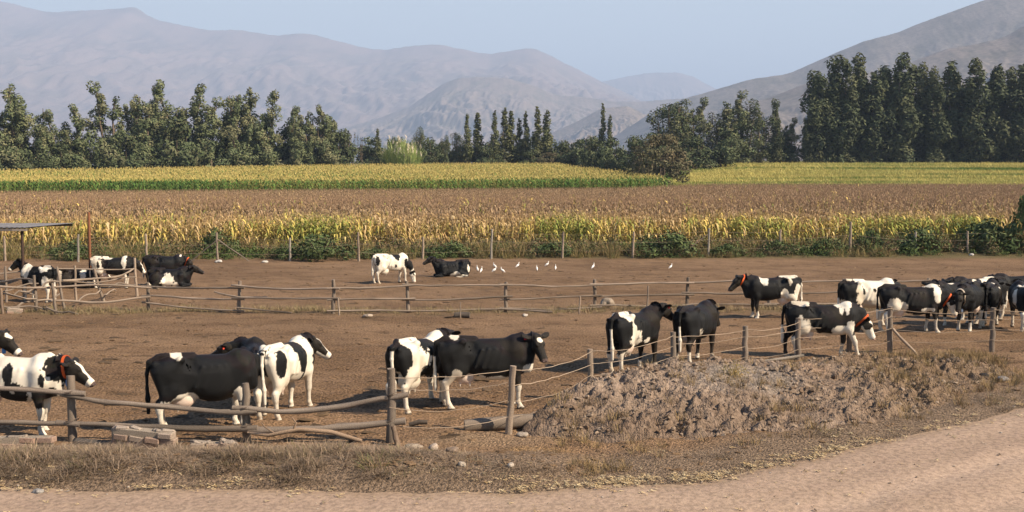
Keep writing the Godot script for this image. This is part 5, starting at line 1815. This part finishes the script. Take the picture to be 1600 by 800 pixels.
# ---------------------------------------------------------------- the herd
# x, d: middle of the cow; yaw 0 faces right, 90 away; head: place of the skull's back in the cow's own axes (x forward, z its right side)
# patches: [side (1 right, -1 left, 0 both), x, y, half length, half height, 1 white 0 black]
func build_cows() -> void:
	var orange := Color(.62, .11, .03)
	var blue := Color(.10, .28, .62)
	var bluewhite := Color(.45, .58, .80)
	var near := "cows behind the near fence"
	var right := "cows crowded at the right"
	var left := "cows in the far left pen"
	herd([
		{"x": -8.76, "d": 19.95, "yaw": -7.0, "cell": .021, "group": near, "label": "white cow with black patches and an orange collar, cut by the left edge", "white": true, "head": Vector3(1.12, 1.24, .02), "nod": -32.0, "look": 2.0, "blaze": .045, "muzzle": true, "collar": orange, "weight": blue, "tag": orange, "tag_side": -1.0, "socks": [.5, .5, .6, .6], "udder": .85, "step": [.02, -.12, 0.0, .05],
			"patches": [[0, 1.05, 1.18, .30, .40, 0], [1, .70, 1.0, .05, .12, 0], [1, .66, .66, .17, .17, 0], [1, .80, .78, .12, .10, 0], [1, .14, .70, .24, .30, 0], [1, .10, 1.06, .10, .20, 0], [1, .17, .82, .05, .07, 1], [0, -.6, 1.0, .25, .3, 0]]},
		{"x": -11.0, "d": 22.1, "yaw": 2.0, "cell": .03, "group": near, "label": "black cow of which only the white-marked head shows at the left edge", "head": Vector3(1.13, 1.42, .03), "nod": -36.0, "look": -8.0, "star": .085, "muzzle": true, "collar": orange, "weight": blue, "patches": []},
		{"x": -5.42, "d": 20.12, "yaw": 25.0, "cell": .021, "group": near, "label": "big black cow with a small white rump spot, standing behind the brick chunk", "head": Vector3(.98, 1.02, -.42), "nod": -30.0, "look": 75.0, "tail": -.05, "switch": .0, "socks": [.52, .60, .62, .5], "udder": 1.12, "step": [.03, -.05, -.04, .06],
			"patches": [[0, -.50, 1.43, .10, .085, 1], [1, -.40, .66, .22, .10, 1], [1, .55, .66, .10, .12, 1]]},
		{"x": -4.98, "d": 22.1, "yaw": 102.0, "cell": .024, "size": .93, "group": near, "label": "black cow mostly hidden behind the big black one, head turned left", "head": Vector3(.90, 1.20, -.58), "nod": -22.0, "look": 62.0, "tag": Color(.70, .08, .05), "tag_side": -1.0, "socks": [.25, .25, .5, .4], "patches": []},
		{"x": -4.30, "d": 21.65, "yaw": 75.0, "cell": .021, "group": near, "label": "mostly white cow seen from behind, dark head turned to the right", "white": true, "head": Vector3(1.02, 1.28, .06), "nod": -34.0, "look": -62.0, "blaze": .03, "jaw": true, "muzzle": true, "tail": .05, "switch": 1.3, "socks": [.5, .5, .6, .6], "udder": .95, "step": [.08, -.05, .04, -.03],
			"patches": [[1, -.70, 1.12, .13, .23, 0], [-1, -.78, 1.14, .22, .26, 0], [1, .17, 1.17, .19, .33, 0], [-1, .1, 1.1, .5, .3, 0], [0, .95, 1.22, .37, .55, 0], [1, .2, .72, .06, .16, 0], [1, .66, .22, .2, .10, 0]]},
		{"x": -1.80, "d": 22.2, "yaw": 62.0, "cell": .021, "group": near, "label": "black and white cow with a large udder, rump towards us, partly behind another", "head": Vector3(1.12, 1.30, .0), "nod": -40.0, "look": -10.0, "tail": .06, "switch": 1.25, "socks": [.3, .5, .62, .62], "udder": 1.34, "step": [-.05, .1, .02, -.03],
			"patches": [[1, -.46, 1.08, .36, .42, 1], [1, -.80, 1.05, .10, .30, 0], [0, .42, 1.38, .25, .12, 1], [1, -.62, 1.38, .14, .08, 1], [1, -.55, .72, .25, .2, 1]]},
		{"x": -.52, "d": 22.15, "yaw": 6.0, "cell": .021, "group": near, "label": "black cow standing broadside with its white-starred face turned to us", "head": Vector3(.98, 1.36, .10), "nod": -42.0, "look": -66.0, "star": .062, "tag": Color(.72, .06, .10), "tag_side": 1.0, "tail": .1, "switch": 1.05, "socks": [.46, .50, .64, .52], "udder": .9, "step": [.05, -.08, .02, -.06],
			"patches": [[0, -.60, 1.43, .09, .07, 1], [1, -.58, .70, .11, .16, 1], [0, .86, .76, .14, .13, 1], [1, .15, .60, .30, .06, 1]]},
		{"x": 2.82, "d": 26.4, "yaw": 52.0, "cell": .022, "group": near, "label": "black cow with a white band down its flank, seen from behind, left of another", "head": Vector3(1.12, 1.40, .10), "nod": -30.0, "look": -14.0, "tag": Color(.62, .07, .05), "tag_side": 1.0, "muzzle": true, "tail": .04, "switch": 1.1, "socks": [.16, .16, .55, .5], "udder": 1.18, "step": [.08, -.05, -.05, .04],
			"patches": [[0, -.60, 1.38, .12, .12, 1], [1, -.42, 1.12, .15, .30, 1], [1, -.30, .84, .30, .20, 1], [1, -.05, .90, .08, .16, 0], [1, .12, .74, .14, .08, 1]]},
		{"x": 4.42, "d": 27.5, "yaw": 58.0, "cell": .022, "group": near, "label": "all-black cow with white socks seen from behind, head hidden, above the mound", "head": Vector3(1.10, 1.16, .0), "nod": -46.0, "look": 0.0, "tail": .02, "switch": .98, "socks": [.15, .15, .36, .34], "udder": .95, "step": [.05, -.08, .0, .05],
			"patches": [[1, -.30, .70, .13, .17, 1]]},
		{"x": 8.60, "d": 37.9, "yaw": 184.0, "cell": .026, "group": right, "label": "black and white cow in an orange collar facing left across the yard", "head": Vector3(1.12, 1.34, .0), "nod": -40.0, "look": 8.0, "collar": orange, "socks": [.26, .26, .6, .6], "tail": -.05, "switch": 1.2, "step": [.0, -.08, .04, -.02],
			"patches": [[-1, .32, 1.30, .15, .19, 1], [-1, -.55, 1.41, .36, .055, 1], [-1, -.52, 1.26, .07, .16, 1], [-1, -.36, .80, .13, .22, 1], [-1, -.52, .70, .24, .14, 1], [-1, -.80, .92, .13, .26, 1]]},
		{"x": 7.72, "d": 28.4, "yaw": -3.0, "cell": .022, "group": right, "label": "striding black cow with white rump and withers, head lowered behind a fence post", "head": Vector3(1.04, .98, .03), "nod": -58.0, "look": 0.0, "blaze": .095, "muzzle": true, "collar": orange, "weight": blue, "socks": [.62, .40, .62, .12], "tail": -.08, "switch": .85, "udder": .85, "step": [.28, -.10, .10, -.16],
			"patches": [[0, -.56, 1.42, .26, .08, 1], [0, .46, 1.38, .20, .10, 1], [1, .40, 1.24, .06, .12, 1], [1, .54, 1.24, .05, .14, 1], [1, -.48, .80, .17, .26, 1], [1, -.28, .70, .10, .12, 1], [1, .44, .72, .27, .15, 1], [1, .62, .80, .10, .20, 1], [1, .1, .62, .35, .06, 1], [1, -.62, .95, .10, .2, 1]]},
		{"x": 10.95, "d": 35.2, "yaw": 16.0, "cell": .026, "size": 1.06, "group": right, "label": "white-backed cow with a black rump standing behind the striding one", "white": true, "head": Vector3(1.1, 1.0, .0), "nod": -55.0, "socks": [.4, .4, .5, .5], "switch": .9,
			"patches": [[0, -.76, 1.08, .26, .42, 0], [1, .02, 1.12, .05, .06, 0], [1, -.30, 1.10, .05, .10, 0], [0, .95, 1.1, .2, .4, 0], [0, -.66, 1.43, .08, .04, 1]]},
		{"x": 11.75, "d": 33.7, "yaw": -2.0, "cell": .024, "group": right, "label": "black cow with white shoulder band and orange collar, lowering its white face", "head": Vector3(1.16, 1.02, .05), "nod": -68.0, "look": -10.0, "blaze": .11, "muzzle": true, "collar": orange, "socks": [.42, .36, .62, .62], "udder": .95, "switch": .7, "step": [.12, -.1, .04, -.12],
			"patches": [[0, .50, 1.42, .42, .07, 1], [1, .70, 1.20, .13, .26, 1], [1, .86, 1.02, .06, .2, 0], [1, -.55, .80, .20, .24, 1], [1, -.32, .78, .16, .15, 1], [1, .42, .70, .18, .08, 1]]},
		{"x": 13.95, "d": 36.0, "yaw": 204.0, "cell": .026, "group": right, "label": "black cow with a white hind band, head towards the white-shouldered one", "head": Vector3(1.08, 1.32, .0), "nod": -50.0, "look": 10.0, "star": .05, "tag": orange, "socks": [.12, .34, .2, .34],
			"patches": [[-1, -.72, 1.26, .11, .26, 1], [-1, .25, 1.40, .14, .08, 1]]},
		{"x": 13.75, "d": 34.3, "yaw": 232.0, "cell": .026, "group": right, "label": "black cow with a pale neck strap and number tag, facing us at the right", "head": Vector3(1.08, 1.14, .02), "nod": -60.0, "look": 8.0, "collar": Color(.42, .36, .29), "weight": bluewhite, "socks": [.35, .3, .2, .2], "patches": []},
		{"x": 14.72, "d": 35.3, "yaw": 62.0, "cell": .026, "group": right, "label": "grey-black cow with white hind legs, rump towards us by the last wire post", "head": Vector3(1.12, 1.2, .0), "nod": -45.0, "socks": [.3, .3, .66, .62], "switch": .6, "udder": .8, "patches": [[1, .1, 1.3, .1, .1, 1]]},
		{"x": 15.45, "d": 34.6, "yaw": 78.0, "cell": .026, "group": right, "label": "black cow with a pale flank and white legs at the right edge", "head": Vector3(1.12, 1.2, .0), "nod": -45.0, "socks": [.5, .5, .6, .6], "switch": .8, "patches": [[-1, -.3, 1.0, .28, .34, 1], [0, -.5, 1.42, .2, .06, 1]]},
		{"x": 15.3, "d": 37.6, "yaw": 186.0, "cell": .028, "group": right, "label": "cow with a white-patched back behind the crowded ones at the right", "head": Vector3(1.12, 1.25, .0), "nod": -45.0, "socks": [.3, .3, .5, .5], "patches": [[0, -.25, 1.40, .34, .12, 1], [-1, -.1, 1.25, .1, .2, 1]]},
		{"x": 17.1, "d": 38.6, "yaw": 176.0, "cell": .028, "group": right, "label": "black-backed cow farthest behind at the right edge", "head": Vector3(1.12, 1.2, .0), "nod": -45.0, "patches": []},
		{"x": -18.3, "d": 44.3, "yaw": 148.0, "cell": .028, "group": left, "label": "black and white cow by the dark shelter pole, raised head turned to us", "head": Vector3(1.06, 1.54, -.08), "nod": -34.0, "look": 42.0, "blaze": .05, "muzzle": true, "socks": [.62, .62, .55, .55], "switch": .9,
			"patches": [[-1, .45, 1.22, .26, .34, 1], [-1, -.62, 1.34, .26, .16, 1], [-1, -.75, .78, .14, .26, 1], [-1, .1, .8, .12, .16, 1]]},
		{"x": -19.5, "d": 51.6, "yaw": 8.0, "cell": .034, "lying": true, "group": left, "label": "black and white cow lying behind the stick pen", "head": Vector3(1.06, .70, .0), "nod": -35.0, "blaze": .05, "patches": [[1, -.8, .95, .15, .4, 1], [1, .25, 1.15, .13, .28, 1], [1, .55, .75, .15, .12, 1]]},
		{"x": -17.75, "d": 51.0, "yaw": 4.0, "cell": .028, "group": left, "label": "cow with white hindquarters and black middle standing behind the stick pen", "head": Vector3(1.13, 1.08, .0), "nod": -48.0, "blaze": .06, "muzzle": true, "socks": [.6, .55, .5, .3], "switch": .9,
			"patches": [[1, -.68, 1.18, .30, .36, 1], [1, -.55, 1.05, .07, .18, 0], [1, -.42, .78, .16, .16, 1], [1, -.2, 1.38, .22, .08, 1], [1, .55, 1.2, .12, .34, 1]]},
		{"x": -16.15, "d": 53.4, "yaw": 14.0, "cell": .028, "group": left, "label": "all-black cow with an orange collar standing over a lying one", "head": Vector3(1.08, 1.12, .06), "nod": -55.0, "look": -10.0, "collar": orange, "socks": [.1, .1, .2, .2], "patches": [[0, .72, 1.38, .06, .06, 1]]},
		{"x": -15.55, "d": 52.0, "yaw": 10.0, "cell": .03, "lying": true, "group": left, "label": "black cow with a white flank lying right of the stick pen, facing right", "head": Vector3(1.10, .86, .0), "nod": -22.0, "patches": [[1, -.05, .85, .26, .30, 1], [1, .3, .62, .14, .14, 1]]},
		{"x": -5.75, "d": 54.6, "yaw": 32.0, "cell": .028, "group": "", "label": "mostly white cow grazing alone in the far yard", "white": true, "head": Vector3(1.10, .50, .10), "nod": -72.0, "look": -18.0, "blaze": .11, "muzzle": true, "socks": [.5, .5, .6, .6], "udder": 1.25, "switch": 1.3, "step": [.1, -.1, .0, -.1],
			"patches": [[0, .22, 1.30, .17, .22, 0], [1, -.80, 1.10, .08, .26, 0], [1, .12, .84, .08, .1, 0], [1, .68, .95, .12, .22, 0], [0, .95, .9, .2, .35, 0]]},
		{"x": -3.05, "d": 59.2, "yaw": 194.0, "cell": .03, "lying": true, "group": "", "label": "black cow with white hind legs lying alone near the egrets, facing left", "head": Vector3(1.14, .98, .0), "nod": -26.0, "look": 5.0, "patches": [[-1, -.15, .70, .16, .16, 1], [-1, -.75, .95, .07, .22, 1], [-1, -.45, .62, .3, .07, 1], [-1, .1, .62, .12, .12, 1]]},
	])

func _ready() -> void:
	noise.seed = 3
	noise.noise_type = FastNoiseLite.TYPE_SIMPLEX_SMOOTH
	noise.frequency = .03
	noise.fractal_octaves = 3
	noise_fine.seed = 8
	noise_fine.frequency = .08
	noise_fine.fractal_octaves = 2
	# camera
	var cam := Camera3D.new()
	cam.name = "camera"
	cam.position = Vector3(0, EYE_HEIGHT, 0)
	cam.rotation.x = -.07652
	cam.fov = 25.06
	cam.near = .1
	cam.far = 40000.0
	add_child(cam)
	# sky, air and exposure
	var env := Environment.new()
	var sm := ProceduralSkyMaterial.new()
	sm.sky_top_color = Color(.24, .43, .66)
	sm.sky_horizon_color = Color(.95, 1.0, .99)
	sm.sky_curve = .22
	sm.sky_energy_multiplier = .74
	sm.ground_energy_multiplier = .5
	sm.ground_bottom_color = Color(.36, .29, .22)
	sm.ground_horizon_color = Color(.60, .55, .50)
	sm.sun_angle_max = 12.0
	sm.sun_curve = .12
	env.background_mode = Environment.BG_SKY
	env.sky = Sky.new()
	env.sky.sky_material = sm
	env.tonemap_mode = Environment.TONE_MAPPER_LINEAR
	env.tonemap_exposure = 2.45
	env.fog_enabled = true
	env.fog_density = .00013
	env.fog_light_color = Color(.77, .86, 1.0)
	env.sdfgi_enabled = true
	env.ssao_enabled = true
	env.ssil_enabled = true
	var we := WorldEnvironment.new()
	we.name = "surroundings"
	we.environment = env
	add_child(we)
	# afternoon sun from the right, a little behind the camera
	var sun := DirectionalLight3D.new()
	sun.name = "sun"
	sun.light_color = Color(1.0, .93, .83)
	sun.light_energy = 1.6
	sun.light_angular_distance = .5
	sun.shadow_enabled = true
	var towards := Vector3(cos(deg_to_rad(38.0)) * cos(deg_to_rad(23.0)), sin(deg_to_rad(38.0)), cos(deg_to_rad(38.0)) * sin(deg_to_rad(23.0)))
	sun.look_at_from_position(towards * 100.0, Vector3.ZERO)
	add_child(sun)
	# shared materials
	mats.clod = surface("clod_earth", .4, .95, .8, 41, .04, .25)
	mats.straw = plain("straw", Color(1, 1, 1), .8)
	mats.straw.vertex_color_use_as_albedo = true
	mats.dry = leafy("dry_stalks", .15)
	mats.leaf = leafy("leaves", .4)
	mats.crown = leafy("tree_leaves", .3)
	mats.bark = surface("bark", .8, .9, 1.5, 42, .03, .4)
	mats.wood = surface("weathered_wood", .35, .85, .8, 43, .03, .38)
	mats.wood.uv1_scale = Vector3(3.2, 7.0, 7.0)
	mats.wire = plain("rusty_wire", Color(1, 1, 1), .6)
	mats.wire.vertex_color_use_as_albedo = true
	mats.stone = surface("rough_stone", .35, .92, 1.2, 44, .03, .3)
	mats.plastic = surface("dull_plastic", .5, .45, .2, 45, .03, .15)
	mats.tin = surface("dusty_tin", 1.5, .6, .2, 46, .02, .3)
	mats.rust = surface("rusty_steel", .4, .8, .4, 47, .03, .4)
	mats.feather = surface("feathers", .2, .8, .2, 48, .05, .08)
	var t := Time.get_ticks_msec()
	# large structure first
	build_ground()
	build_road()
	build_heap()
	build_mountains()
	build_maize()
	build_trees()
	print("land ", Time.get_ticks_msec() - t)
	build_near_fence()
	build_near_wire_fence()
	build_middle_fence()
	build_stick_pen()
	build_far_fence()
	build_shrubs()
	build_cows()
	print("cows ", Time.get_ticks_msec() - t)
	build_egrets()
	build_small_things()
	build_weeds()
	build_yard_litter()
	print("all ", Time.get_ticks_msec() - t)
